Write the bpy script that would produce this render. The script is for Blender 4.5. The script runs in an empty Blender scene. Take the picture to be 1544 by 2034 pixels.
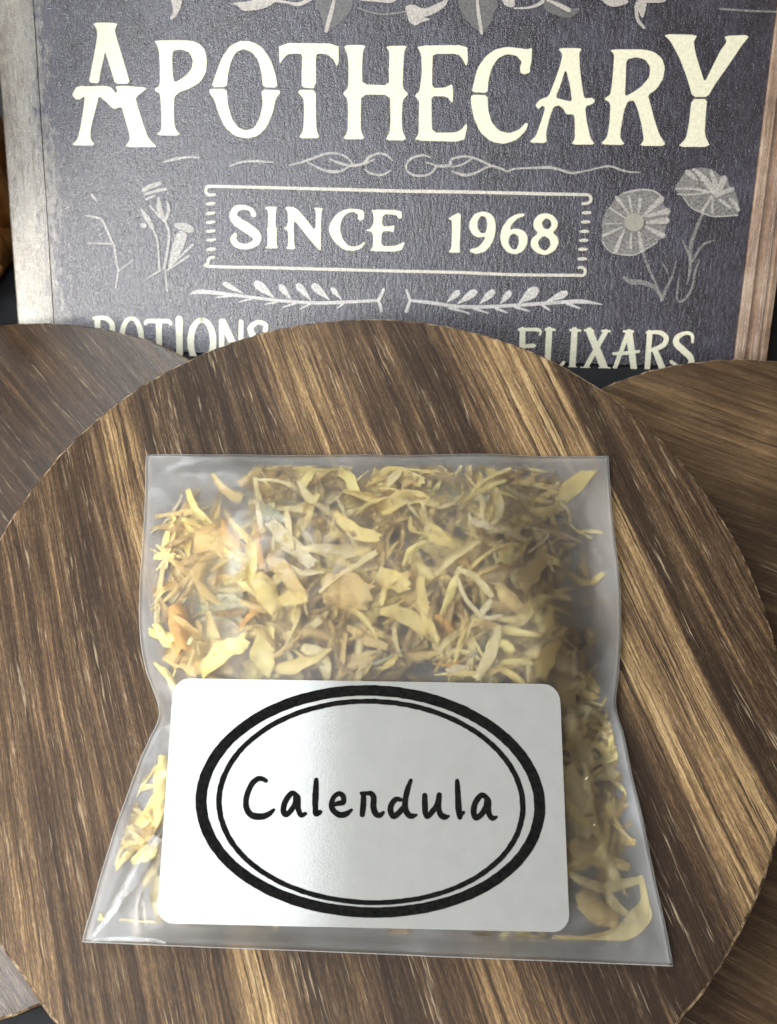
import bpy, bmesh, math, random
from mathutils import Vector, noise
from mathutils.geometry import tessellate_polygon

random.seed(11)
C = bpy.context.scene.collection
SC = bpy.context.scene

# ------------------------------------------------------------------ camera
PW, PH, FPX = 1544.0, 2034.0, 1600.0
PITCH = math.radians(65.0)
DISC_Z = 0.020                      # top face of the upper disc
CAM = Vector((0.0, 0.0, DISC_Z + 0.12253))
cd = bpy.data.cameras.new('camera')
cam = bpy.data.objects.new('camera', cd)
C.objects.link(cam)
cam.location = CAM
cam.rotation_euler = (math.pi / 2 - PITCH, 0, 0)
cd.sensor_fit = 'VERTICAL'
cd.sensor_height = 36.0
cd.sensor_width = 36.0
cd.lens = FPX / PH * 36.0
cd.clip_start = 0.005
cd.clip_end = 50
cd.dof.use_dof = True
cd.dof.focus_distance = 0.124
cd.dof.aperture_fstop = 40.0
SC.camera = cam

# ------------------------------------------------------------------ world and lamps
w = bpy.data.worlds.new('World')
SC.world = w
w.use_nodes = True
bg = w.node_tree.nodes['Background']
bg.inputs[0].default_value = (1.0, 0.86, 0.68, 1)
bg.inputs[1].default_value = 0.17


def lamp(name, loc, target, sx, sy, power, col):
    ld = bpy.data.lights.new(name, 'AREA')
    ld.shape = 'RECTANGLE'
    ld.size, ld.size_y = sx, sy
    ld.energy = power
    ld.color = col
    o = bpy.data.objects.new(name, ld)
    C.objects.link(o)
    o.location = loc
    o.rotation_euler = (Vector(target) - Vector(loc)).to_track_quat('-Z', 'Y').to_euler()
    return o


lamp('window_light', (-0.170, -0.080, 0.25), (-0.170, -0.0799, 0.0), 0.262, 0.27, 1.2, (0.88, 0.94, 1.0))
lamp('low_window_light', (-0.267, -0.090, 0.195), (-0.02, 0.07, 0.01), 0.075, 0.075, 0.55, (1.0, 0.92, 0.80))
lamp('far_window_light', (-0.25, 0.42, 0.42), (-0.06, 0.08, 0.01), 0.24, 0.20, 2.2, (0.90, 0.97, 1.0))

SC.view_settings.view_transform = 'Standard'
SC.view_settings.look = 'None'
SC.view_settings.exposure = 0.45
SC.view_settings.gamma = 1.0
SC.render.engine = 'CYCLES'
SC.cycles.use_denoising = True
SC.cycles.max_bounces = 14
SC.cycles.transmission_bounces = 10
SC.cycles.transparent_max_bounces = 16
SC.cycles.diffuse_bounces = 5
SC.cycles.sample_clamp_indirect = 6.0


# ------------------------------------------------------------------ helpers
def ray(px, py):
    x = (px - PW / 2) / FPX
    y = -(py - PH / 2) / FPX
    cp, sp = math.cos(PITCH), math.sin(PITCH)
    return Vector((x, cp + y * sp, -sp + y * cp)).normalized()


def at_z(px, py, z):
    d = ray(px, py)
    return CAM + d * ((z - CAM.z) / d.z)


def tag(o, label, cat, group=None, kind=None):
    if label:
        o['label'] = label
    if cat:
        o['category'] = cat
    if group:
        o['group'] = group
    if kind:
        o['kind'] = kind
    return o


def empty(name, loc):
    o = bpy.data.objects.new(name, None)
    o.empty_display_size = 0.01
    C.objects.link(o)
    o.location = loc
    return o


def mesh_obj(name, verts, faces, m, parent=None, smooth=False, origin=None, uvs=None):
    """one mesh object; verts in world space, parents are unrotated Empties or meshes"""
    if origin is None:
        origin = Vector((0, 0, 0))
        for v in verts:
            origin += Vector(v)
        origin /= max(1, len(verts))
    me = bpy.data.meshes.new(name)
    me.from_pydata([tuple(Vector(v) - origin) for v in verts], [], faces)
    if uvs:
        uvl = me.uv_layers.new(name='uv')
        for l in me.loops:
            uvl.data[l.index].uv = uvs[l.vertex_index]
    if smooth:
        me.polygons.foreach_set('use_smooth', [True] * len(me.polygons))
    me.update()
    o = bpy.data.objects.new(name, me)
    C.objects.link(o)
    if m:
        me.materials.append(m)
    if parent:
        po = Vector((0, 0, 0))
        q = parent
        while q:
            po += q.location
            q = q.parent
        o.parent = parent
        o.location = origin - po
    else:
        o.location = origin
    return o


def catmull(pts, n=8):
    out = []
    P = [pts[0]] + list(pts) + [pts[-1]]
    for i in range(1, len(P) - 2):
        p0, p1, p2, p3 = P[i - 1], P[i], P[i + 1], P[i + 2]
        for k in range(n):
            t = k / n
            out.append(tuple(0.5 * (2 * b + (c - a) * t + (2 * a - 5 * b + 4 * c - d) * t * t +
                                    (3 * b - a - 3 * c + d) * t ** 3) for a, b, c, d in zip(p0, p1, p2, p3)))
    out.append(tuple(pts[-1]))
    return out


def chaikin(poly, r=0.2):
    out = []
    n = len(poly)
    for i in range(n):
        a, b = poly[i], poly[(i + 1) % n]
        out.append((a[0] + (b[0] - a[0]) * r, a[1] + (b[1] - a[1]) * r))
        out.append((b[0] + (a[0] - b[0]) * r, b[1] + (a[1] - b[1]) * r))
    return out


# ------------------------------------------------------------------ node helpers
class NT:
    def __init__(self, name):
        self.m = bpy.data.materials.new(name)
        self.m.use_nodes = True
        self.t = self.m.node_tree
        self.t.nodes.clear()
        self.out = self.n('ShaderNodeOutputMaterial')

    def n(self, kind, **kw):
        nd = self.t.nodes.new(kind)
        for k, v in kw.items():
            setattr(nd, k, v)
        return nd

    def set(self, sock, v):
        if hasattr(v, 'is_output') or isinstance(v, bpy.types.NodeSocket):
            self.t.links.new(v, sock)
        else:
            sock.default_value = v

    def math(self, op, a, b=0.0, c=None, clamp=False):
        nd = self.n('ShaderNodeMath', operation=op, use_clamp=clamp)
        self.set(nd.inputs[0], a)
        self.set(nd.inputs[1], b)
        if c is not None:
            self.set(nd.inputs[2], c)
        return nd.outputs[0]

    def scale(self, vec, s):
        nd = self.n('ShaderNodeVectorMath', operation='MULTIPLY')
        self.set(nd.inputs[0], vec)
        nd.inputs[1].default_value = s
        return nd.outputs[0]

    def noise(self, vec, scale, detail=3.0, rough=0.55, dist=0.0):
        nd = self.n('ShaderNodeTexNoise')
        self.set(nd.inputs['Vector'], vec)
        nd.inputs['Scale'].default_value = scale
        nd.inputs['Detail'].default_value = detail
        nd.inputs['Roughness'].default_value = rough
        nd.inputs['Distortion'].default_value = dist
        return nd.outputs['Fac']

    def ramp(self, fac, stops, interp='LINEAR'):
        nd = self.n('ShaderNodeValToRGB')
        cr = nd.color_ramp
        cr.interpolation = interp
        while len(cr.elements) > 1:
            cr.elements.remove(cr.elements[-1])
        first = True
        for p, c in stops:
            if not isinstance(c, (tuple, list)):
                c = (c, c, c)
            if first:
                e = cr.elements[0]
                e.position = p
                first = False
            else:
                e = cr.elements.new(p)
            e.color = (*c, 1)
        self.set(nd.inputs[0], fac)
        return nd.outputs[0]

    def mapr(self, v, a, b, c, d):
        nd = self.n('ShaderNodeMapRange')
        self.set(nd.inputs[0], v)
        for i, x in enumerate((a, b, c, d)):
            self.set(nd.inputs[i + 1], x)
        return nd.outputs[0]

    def mixc(self, f, a, b, mode='MIX'):
        nd = self.n('ShaderNodeMix', data_type='RGBA', blend_type=mode)
        self.set(nd.inputs[0], f)
        self.set(nd.inputs[6], a if not isinstance(a, tuple) else (*a, 1)[:4])
        self.set(nd.inputs[7], b if not isinstance(b, tuple) else (*b, 1)[:4])
        return nd.outputs[2]

    def bump(self, h, strength, dist):
        nd = self.n('ShaderNodeBump')
        self.set(nd.inputs['Height'], h)
        nd.inputs['Strength'].default_value = strength
        nd.inputs['Distance'].default_value = dist
        return nd.outputs[0]

    def bsdf(self, col, rough, normal=None, spec=0.5, **kw):
        nd = self.n('ShaderNodeBsdfPrincipled')
        self.set(nd.inputs['Base Color'], col if not isinstance(col, tuple) else (*col, 1)[:4])
        self.set(nd.inputs['Roughness'], rough)
        nd.inputs['Specular IOR Level'].default_value = spec
        if normal is not None:
            self.set(nd.inputs['Normal'], normal)
        for k, v in kw.items():
            self.set(nd.inputs[k.replace('_', ' ')], v)
        return nd

    def finish(self, sh):
        self.t.links.new(sh, self.out.inputs[0])
        return self.m


def wood(name, angle, bands, cols, seed=0.0, warp=1.2, fine=1.0, rough=0.5, bumps=1.0, half=66.0, bandw=0.80, spec=0.2, dark_wood_shade=None):
    """object space is metres about the disc centre; p runs across the grain, q along it (mm)"""
    g = NT(name)
    tc = g.n('ShaderNodeTexCoord')
    mp = g.n('ShaderNodeMapping')
    g.set(mp.inputs['Vector'], tc.outputs['Object'])
    mp.inputs['Scale'].default_value = (1000, 1000, 1000)
    mp.inputs['Rotation'].default_value = (0, 0, -math.radians(angle))
    base = mp.outputs[0]
    off = g.n('ShaderNodeVectorMath', operation='ADD')
    g.set(off.inputs[0], base)
    off.inputs[1].default_value = (0, seed * 37.0, seed * 11.0)
    v = off.outputs[0]
    sep = g.n('ShaderNodeSeparateXYZ')
    g.set(sep.inputs[0], v)
    p, q, z = sep.outputs
    # slow wander of the grain lines
    w1 = g.noise(g.scale(v, (0.03, 0.010, 0.02)), 1.0, 1.0)
    w2 = g.noise(g.scale(v, (0.35, 0.05, 0.05)), 1.0, 2.0)
    w3 = g.noise(g.scale(v, (1.2, 0.5, 0.3)), 1.0, 2.0)
    p2 = g.math('ADD', p, g.math('MULTIPLY', g.math('SUBTRACT', w1, 0.5), warp * 4))
    p2 = g.math('ADD', p2, g.math('MULTIPLY', g.math('SUBTRACT', w2, 0.5), 0.9))
    p2 = g.math('ADD', p2, g.math('MULTIPLY', g.math('SUBTRACT', w3, 0.5), 0.34))
    cb = g.n('ShaderNodeCombineXYZ')
    g.set(cb.inputs[0], p2)
    g.set(cb.inputs[1], q)
    g.set(cb.inputs[2], z)
    gv = cb.outputs[0]
    n = g.mapr(p2, -half, half, 0.0, 1.0)
    band = g.ramp(n, [((b + half) / (2 * half), x) for b, x in bands])
    f0 = g.noise(g.scale(gv, (0.42, 0.014, 0.2)), 1.0, 2.0, 0.6)
    f1 = g.noise(g.scale(gv, (1.1, 0.022, 0.3)), 1.0, 2.0, 0.6)
    f2 = g.noise(g.scale(gv, (2.6, 0.05, 0.4)), 1.0, 3.0, 0.7)
    f3 = g.noise(g.scale(gv, (7.0, 0.9, 0.6)), 1.0, 4.0, 0.75)
    blot = g.noise(g.scale(gv, (0.16, 0.07, 0.3)), 1.0, 3.0, 0.6)
    val = g.math('MULTIPLY', band, bandw)
    for fx, k in ((f0, 0.45), (f1, 0.90 * fine), (f2, 1.10 * fine), (f3, 1.15 * fine), (blot, 0.45)):
        val = g.math('ADD', val, g.math('MULTIPLY', g.math('SUBTRACT', fx, 0.5), k))
    val = g.math('SUBTRACT', val, 0.075)
    if dark_wood_shade:  # patch of darker wood that also carries painted shade
        hx = g.math('DIVIDE', g.math('SUBTRACT', p2, dark_wood_shade[0]), dark_wood_shade[2])
        hy = g.math('DIVIDE', g.math('SUBTRACT', q, dark_wood_shade[1]), dark_wood_shade[3])
        rr = g.math('ADD', g.math('MULTIPLY', hx, hx), g.math('MULTIPLY', hy, hy))
        hm = g.mapr(g.math('ADD', rr, g.math('MULTIPLY', g.math('SUBTRACT', f0, 0.5), 1.4)), 0.2, 1.0, dark_wood_shade[4], 0.0)
        val = g.math('SUBTRACT', val, hm)
    col = g.ramp(val, cols)
    # short pale fibres lie anywhere; long dark open pores show most in the pale bands
    d1 = g.noise(g.scale(gv, (3.4, 0.13, 0.5)), 1.0, 2.0, 0.55)
    gate = g.mapr(g.noise(g.scale(gv, (0.5, 0.12, 0.5)), 1.0, 2.0), 0.42, 0.60, 0.0, 1.0)
    fib = g.math('MULTIPLY', g.mapr(d1, 0.60, 0.69, 0.0, 0.5 * fine), gate)
    col = g.mixc(fib, col, (0.52, 0.40, 0.26))
    r1 = g.noise(g.scale(gv, (0.75, 0.016, 0.3)), 1.0, 2.0, 0.6)
    l1 = g.mapr(g.math('ABSOLUTE', g.math('SUBTRACT', r1, 0.5)), 0.0, 0.014, 0.75, 0.0)
    l2 = g.mapr(g.math('ABSOLUTE', g.math('SUBTRACT', r1, 0.58)), 0.0, 0.012, 0.6, 0.0)
    l3 = g.mapr(g.math('ABSOLUTE', g.math('SUBTRACT', r1, 0.42)), 0.0, 0.012, 0.6, 0.0)
    lines = g.math('MULTIPLY', g.math('ADD', l1, g.math('ADD', l2, l3)), g.mapr(f3, 0.35, 0.6, 0.25, 1.0))
    col = g.mixc(g.math('MULTIPLY', lines, fine, clamp=True), col, (0.034, 0.019, 0.010))
    d2 = g.noise(g.scale(gv, (2.3, 0.045, 0.5)), 1.0, 3.0, 0.65)
    pore = g.math('MULTIPLY', g.mapr(d2, 0.46, 0.36, 0.0, 0.9), g.mapr(band, 0.25, 0.8, 0.35, 1.0))
    col = g.mixc(pore, col, (0.030, 0.018, 0.010))
    h = g.math('ADD', g.math('MULTIPLY', f2, 0.5), g.math('MULTIPLY', f3, 0.9))
    h = g.math('ADD', h, g.math('MULTIPLY', fib, 0.4))
    h = g.math('SUBTRACT', h, g.math('MULTIPLY', pore, 0.45))
    nrm = g.bump(h, 0.7 * bumps, 0.00012)
    rg = g.math('ADD', rough, g.math('MULTIPLY', g.math('SUBTRACT', f3, 0.5), 0.3))
    return g.finish(g.bsdf(col, rg, nrm, spec).outputs[0])


WC = [(0.0, (0.024, 0.013, 0.007)), (0.22, (0.054, 0.031, 0.017)), (0.40, (0.100, 0.060, 0.031)),
      (0.60, (0.195, 0.119, 0.057)), (0.80, (0.34, 0.222, 0.102)), (1.0, (0.49, 0.345, 0.175))]
M = {}
M['disc_top'] = wood('brushed_wood_upper', 19, [
    (-66, .46), (-56, .60), (-50, .48), (-45, .46), (-37, .38), (-32, .5), (-29.5, .98), (-26.5, .8), (-24, .34),
    (-16, .34), (-7, .34), (-2, .5), (2, .82), (7, .74), (13, .52), (19, .40), (27, .30), (32, .50), (37, .92),
    (43, .86), (48.5, .98), (50, .24), (53, .22), (54.2, .30), (55.2, .72), (56.2, .36), (57.6, .34), (58.6, .62), (59.6, .30), (61, .28), (62, .55), (63.5, .3)], WC, 0.0, fine=1.0, dark_wood_shade=(25.0, -48.0, 19.0, 36.0, 0.26))
M['disc_left'] = wood('brushed_wood_left', 42, [
    (-66, .5), (-40, .5), (-22, .45), (-15, .42), (-11, .85), (-7, .55), (-3, .45), (-1, .9), (2.5, .85), (4, .26), (20, .24),
    (35, .30), (50, .34), (64, .34)], WC, 2.0, fine=0.7, rough=0.36, spec=0.6)
M['disc_right'] = wood('brushed_wood_right', 66, [
    (-66, .42), (-30, .40), (-10, .38), (0, .42), (10, .34), (22, .26), (30, .55), (42, .66), (50, .45), (64, .5)],
    WC, 5.0, fine=0.4, rough=0.5, warp=3)


def rim_mat():
    g = NT('worn_rim')
    tc = g.n('ShaderNodeTexCoord').outputs['Object']
    nz = g.noise(g.scale(tc, (1000, 1000, 300)), 0.5, 4.0, 0.7)
    col = g.ramp(nz, [(0.40, (0.05, 0.03, 0.018)), (0.50, (0.14, 0.09, 0.05)), (0.62, (0.42, 0.30, 0.19))])
    return g.finish(g.bsdf(col, 0.6, None, 0.3).outputs[0])


M['rim'] = rim_mat()


def simple(name, col, rough=0.6, spec=0.4, var=0.0, vs=200.0, bump=0.0, bs=800.0):
    g = NT(name)
    tc = g.n('ShaderNodeTexCoord').outputs['Object']
    c = col
    if var:
        nz = g.noise(tc, vs, 4.0)
        k = g.mapr(nz, 0.3, 0.7, 1 - var, 1 + var)
        mul = g.n('ShaderNodeVectorMath', operation='SCALE')
        mul.inputs[0].default_value = col
        g.set(mul.inputs['Scale'], k)
        c = mul.outputs[0]
    nr = g.bump(g.noise(tc, bs, 3.0), bump, 0.0004) if bump else None
    return g.finish(g.bsdf(c, rough, nr, spec).outputs[0])


M['table'] = simple('dark_table', (0.010, 0.011, 0.013), 0.7, 0.25, 0.4, 60, 0.2, 900)
M['cane'] = simple('varnished_cane', (0.50, 0.24, 0.07), 0.3, 0.5, 0.35, 150)


# ---- sign surface: mottled charcoal print on a brushed board, satin varnish
def sign_mat(name, cols, spec=0.5, stretch=(1, 0.35, 1), rough=0.25, fade=None):
    g = NT(name)
    tc = g.n('ShaderNodeTexCoord').outputs['Object']
    v = g.scale(tc, (1000 * stretch[0], 1000 * stretch[1], 1000 * stretch[2]))
    v1 = g.scale(tc, (1000, 1000, 1000))
    a = g.noise(g.scale(v1, (0.12, 0.09, 0.1)), 1.0, 5.0, 0.65)
    b = g.noise(v, 1.3, 4.0, 0.65)
    c = g.noise(v1, 3.6, 2.0, 0.6)
    val = g.math('ADD', g.math('MULTIPLY', a, 0.5), g.math('ADD', g.math('MULTIPLY', b, 0.35), g.math('MULTIPLY', c, 0.2)))
    col = g.ramp(val, cols)
    if fade:
        sx = g.n('ShaderNodeSeparateXYZ')
        g.set(sx.inputs[0], tc)
        wob = g.math('MULTIPLY', g.math('SUBTRACT', g.math('ADD', g.math('MULTIPLY', b, 0.6), g.math('MULTIPLY', a, 0.4)), 0.5), 0.030)
        col = g.mixc(g.mapr(g.math('ADD', sx.outputs[0], wob), fade[0], fade[1], 0.0, 1.0), g.ramp(val, fade[2]), col)
    h = g.math('ADD', g.math('MULTIPLY', b, 0.7), g.math('MULTIPLY', c, 0.5))
    nrm = g.bump(h, 0.85, 0.0003)
    rg = g.math('ADD', rough, g.math('MULTIPLY', g.math('SUBTRACT', g.math('ADD', g.math('MULTIPLY', b, 0.6), g.math('MULTIPLY', a, 0.4)), 0.5), 1.1))
    return g.finish(g.bsdf(col, rg, nrm, spec, Coat_Weight=0.7, Coat_Roughness=0.30, Coat_Normal=nrm).outputs[0])


M['panel'] = sign_mat('charcoal_print', [(0.38, (0.012, 0.010, 0.016)), (0.50, (0.024, 0.021, 0.035)),
                                         (0.58, (0.038, 0.034, 0.056)), (0.68, (0.066, 0.060, 0.095))], spec=1.0,
                      fade=(-0.0748, -0.0680, [(0.36, (0.20, 0.17, 0.14)), (0.5, (0.40, 0.36, 0.30)), (0.64, (0.62, 0.58, 0.50))]))  # left margin: pale weathered wood with glare put into its colour
M['strip'] = sign_mat('weathered_strip', [(0.38, (0.13, 0.075, 0.045)), (0.52, (0.31, 0.20, 0.135)),
                                          (0.66, (0.50, 0.38, 0.28))], stretch=(2.2, 0.10, 1), spec=0.75)


M['strip_worn_glare'] = M['panel']        # the pale fade with its painted glare covers the left strip


def ink(name, col, cover=1.0, vs=1.6):
    """printed tone; cover < 1 lets the board show through in chalky flecks"""
    g = NT(name)
    tc = g.n('ShaderNodeTexCoord').outputs['Object']
    v1 = g.scale(tc, (1000, 1000, 1000))
    nz = g.noise(v1, vs, 4.0, 0.6)
    nb = g.noise(v1, 3.0, 3.0, 0.65)
    k = g.mapr(nz, 0.3, 0.7, 0.86, 1.08)
    mul = g.n('ShaderNodeVectorMath', operation='SCALE')
    mul.inputs[0].default_value = col
    g.set(mul.inputs['Scale'], k)
    b = g.bsdf(mul.outputs[0], 0.36, g.bump(nb, 0.5, 0.00012), 0.6)
    if cover >= 1:
        return g.finish(b.outputs[0])
    tr = g.n('ShaderNodeBsdfTransparent')
    mx = g.n('ShaderNodeMixShader')
    a = g.mapr(nb, 0.30, 0.68, max(0.0, cover - 0.38), min(1.0, cover + 0.38))
    g.set(mx.inputs[0], a)
    g.t.links.new(tr.outputs[0], mx.inputs[1])
    g.t.links.new(b.outputs[0], mx.inputs[2])
    return g.finish(mx.outputs[0])


M['cream'] = ink('cream_print', (0.84, 0.81, 0.62))
M['cream2'] = ink('pale_print', (0.78, 0.74, 0.64), 0.92)
M['chalk'] = ink('chalk_print', (0.74, 0.71, 0.68), 0.8)
M['chalk_mid'] = ink('chalk_print_mid', (0.60, 0.57, 0.53), 0.66)
M['chalk_dim'] = ink('chalk_print_dim', (0.42, 0.40, 0.38), 0.48)
M['rose'] = ink('rose_print', (0.62, 0.58, 0.53), 0.85)
M['leaf_grey'] = ink('leaf_print', (0.20, 0.195, 0.195), 0.85)

# ------------------------------------------------------------------ table
tv = [(-1.2, -0.8, 0), (1.2, -0.8, 0), (1.2, 1.4, 0), (-1.2, 1.4, 0)]
tag(mesh_obj('table_surface', tv, [(0, 1, 2, 3)], M['table'], origin=Vector((0, 0, 0))), 'dark charcoal table top under the wooden discs',
    'table', kind='structure')


# ------------------------------------------------------------------ wooden discs
def disc(name, cx, cy, R, z0, z1, m, label, fixes=(), seed=1):
    """hand cut round slab: rounded rims and an outline that wanders a little"""
    nseg = 300
    rings = [(-0.0016, 0.0, 0), (-0.0004, 0.0004, 0), (0.0, 0.0014, 0), (0.0, None, 0), (-0.0002, None, 1), (-0.0009, None, 2), (-0.0022, None, 3)]
    prof = [(0.0012, z0), (0.0003, z0 + 0.0006), (0.0, z0 + 0.0018), (0.0, z1 - 0.0009), (0.00012, z1 - 0.0003), (0.0005, z1 - 0.00005),
            (0.0011, z1)]
    verts, faces = [], []

    def rad(a):
        r = R * (1 + 0.004 * noise.noise(Vector((math.cos(a) * 1.3, math.sin(a) * 1.3, seed * 5.1))) +
                 0.0035 * noise.noise(Vector((math.cos(a) * 5, math.sin(a) * 5, seed * 3.3))))
        r += R * 0.0018 * noise.noise(Vector((math.cos(a) * 22, math.sin(a) * 22, seed)))
        for fa, fw, fd in fixes:
            d = (a - fa + math.pi) % (2 * math.pi) - math.pi
            r += R * fd * math.exp(-(d / fw) ** 2)
        return r
    for k, (ins, z) in enumerate(prof):
        for i in range(nseg):
            a = 2 * math.pi * i / nseg
            chip = 0.0002 * noise.noise(Vector((math.cos(a) * 60, math.sin(a) * 60, k * 0.4 + seed)))
            r = rad(a) - ins + (chip if 2 < k < 6 else 0)
            verts.append((cx + r * math.cos(a), cy + r * math.sin(a), z))
    for k in range(len(prof) - 1):
        for i in range(nseg):
            j = (i + 1) % nseg
            faces.append((k * nseg + i, k * nseg + j, (k + 1) * nseg + j, (k + 1) * nseg + i))
    faces.append(tuple(range((len(prof) - 1) * nseg, len(prof) * nseg)))
    faces.append(tuple(range(nseg - 1, -1, -1)))
    o = mesh_obj(name, verts, faces, m, origin=Vector((cx, cy, (z0 + z1) / 2)))
    o.data.materials.append(M['rim'])
    for i in range(nseg):
        o.data.polygons[4 * nseg + i].material_index = 1
    return tag(o, label, 'wooden disc')


R0 = 0.064
disc('wooden_disc', -0.00345, 0.03356, R0, 0.0101, DISC_Z, M['disc_top'],
     'round brown wooden disc on top, carrying the labelled bag', seed=1,
     fixes=((math.radians(225), 0.12, -0.014), (math.radians(330), 0.5, 0.008), (math.radians(20), 0.3, -0.006)))
disc('wooden_disc', -0.0717, 0.0425, 0.0620, 0.0003, 0.0100, M['disc_left'],
     'greyish sheened wooden disc on the left, partly under the top disc', seed=2)
disc('wooden_disc', 0.0706, 0.0319, 0.0637, 0.0003, 0.0100, M['disc_right'],
     'blurred warm brown wooden disc on the right, partly under the top disc', seed=3)

# ------------------------------------------------------------------ sign leaning behind the discs
SIGN_EL = math.radians(38.0)
YAW = 0.035
SX = Vector((1, -YAW, 0)).normalized()
SF = Vector((YAW, 1, 0)).normalized()
SS = (SF * math.cos(SIGN_EL) + Vector((0, 0, 1)) * math.sin(SIGN_EL)).normalized()
SN = SX.cross(SS).normalized()
SO = Vector((0, 0.1025, 0.0003))


def sign_ab(px, py):
    d = ray(px, py)
    t = (SO - CAM).dot(SN) / d.dot(SN)
    p = CAM + d * t - SO
    return p.dot(SX), p.dot(SS)


def sign_pt(a, b, lift):
    return SO + SX * a + SS * b + SN * lift


sign = empty('printed_sign', SO)
tag(sign, 'dark charcoal board printed APOTHECARY in cream, leaning behind the wooden discs', 'sign')


def sign_world_obj(name, verts_abl, faces, m, parent, smooth=False):
    """mesh whose local axes are the sign's own axes, so grain follows the board"""
    me = bpy.data.meshes.new(name)
    me.from_pydata(verts_abl, [], faces)
    if smooth:
        me.polygons.foreach_set('use_smooth', [True] * len(me.polygons))
    me.materials.append(m)
    me.update()
    o = bpy.data.objects.new(name, me)
    C.objects.link(o)
    o.parent = parent
    from mathutils import Matrix
    rot = Matrix((SX, SS, SN)).transposed().to_4x4()
    if parent is sign:
        o.matrix_local = rot
    return o


A_L, A_R = -0.0717, 0.0732          # printed board between the strips
S_L, S_R = -0.0795, 0.0803
B_TOP = 0.215


def slab(a0, a1, b0, b1, l0, l1, bev):
    vs, fs = [], []
    for l, e in ((l0, 0), (l1 - bev, 0), (l1, bev)):
        vs += [(a0 + e, b0 + e, l), (a1 - e, b0 + e, l), (a1 - e, b1 - e, l), (a0 + e, b1 - e, l)]
    for k in range(2):
        for i in range(4):
            j = (i + 1) % 4
            fs.append((k * 4 + i, k * 4 + j, k * 4 + 4 + j, k * 4 + 4 + i))
    fs += [(8, 9, 10, 11), (3, 2, 1, 0)]
    return vs, fs


vs, fs = slab(A_L, A_R, 0.0, B_TOP, -0.006, 0.0, 0.0002)
board = sign_world_obj('board', vs, fs, M['panel'], sign)


def strip(a0, a1, m, flat=False):
    """edge moulding with two shallow grooves"""
    W = a1 - a0
    prof = [(0, -0.0062), (0, -0.0003), (0.05, 0.0003), (0.28, 0.00035), (0.32, -0.0004), (0.42, -0.0004), (0.46, 0.0003), (0.66, 0.0004),
            (0.70, -0.0002), (0.76, -0.0002), (0.80, 0.0003), (0.95, 0.0002), (1, -0.0004), (1, -0.0062)]
    if flat:
        prof = [(s, l if l < -0.005 else (-0.0003 if s == 0 else 0.00005)) for s, l in prof]
    nb = 60
    vs, fs = [], []
    for i in range(nb + 1):
        b = -0.0 + B_TOP * i / nb
        for s, l in prof:
            wob = 0.00012 * noise.noise(Vector((s * 9, b * 60, a0 * 100)))
            vs.append((a0 + s * W, b, l + (wob if l > -0.005 else 0)))
    n = len(prof)
    for i in range(nb):
        for k in range(n - 1):
            fs.append((i * n + k, i * n + k + 1, (i + 1) * n + k + 1, (i + 1) * n + k))
    fs.append(tuple(range(n - 1, -1, -1)))
    fs.append(tuple(range(nb * n, nb * n + n)))
    # flip for outward normals
    return sign_world_obj('edge_strip', vs, [tuple(reversed(f)) for f in fs], m, sign)


strip(S_L, A_L - 0.00002, M['strip_worn_glare'], True)
strip(A_R + 0.00002, S_R, M['strip'])
# back strut that props the board at its lean
vs, fs = slab(-0.012, 0.012, 0.0, 0.006, 0, 0.001, 0.0002)
sv = []
topp = SO + SS * 0.17 - SN * 0.006
foot = Vector((topp.x, topp.y + 0.03, 0.0))
for e in (-0.012, 0.012):
    for p in (topp, foot):
        for q in (0.0, 0.005):
            sv.append(tuple(p + SX * e + Vector((0, q, 0))))
mesh_obj('back_strut', sv, [(0, 1, 3, 2), (6, 7, 5, 4), (0, 4, 5, 1), (2, 3, 7, 6), (1, 5, 7, 3), (0, 2, 6, 4)], M['strip'], sign)

_lift = [0.00010]


def Z(ox, oy, s):
    return lambda pts: [(ox + p[0] / s, oy + p[1] / s) + ((p[2] / s,) if len(p) > 2 else ()) for p in pts]


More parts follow.
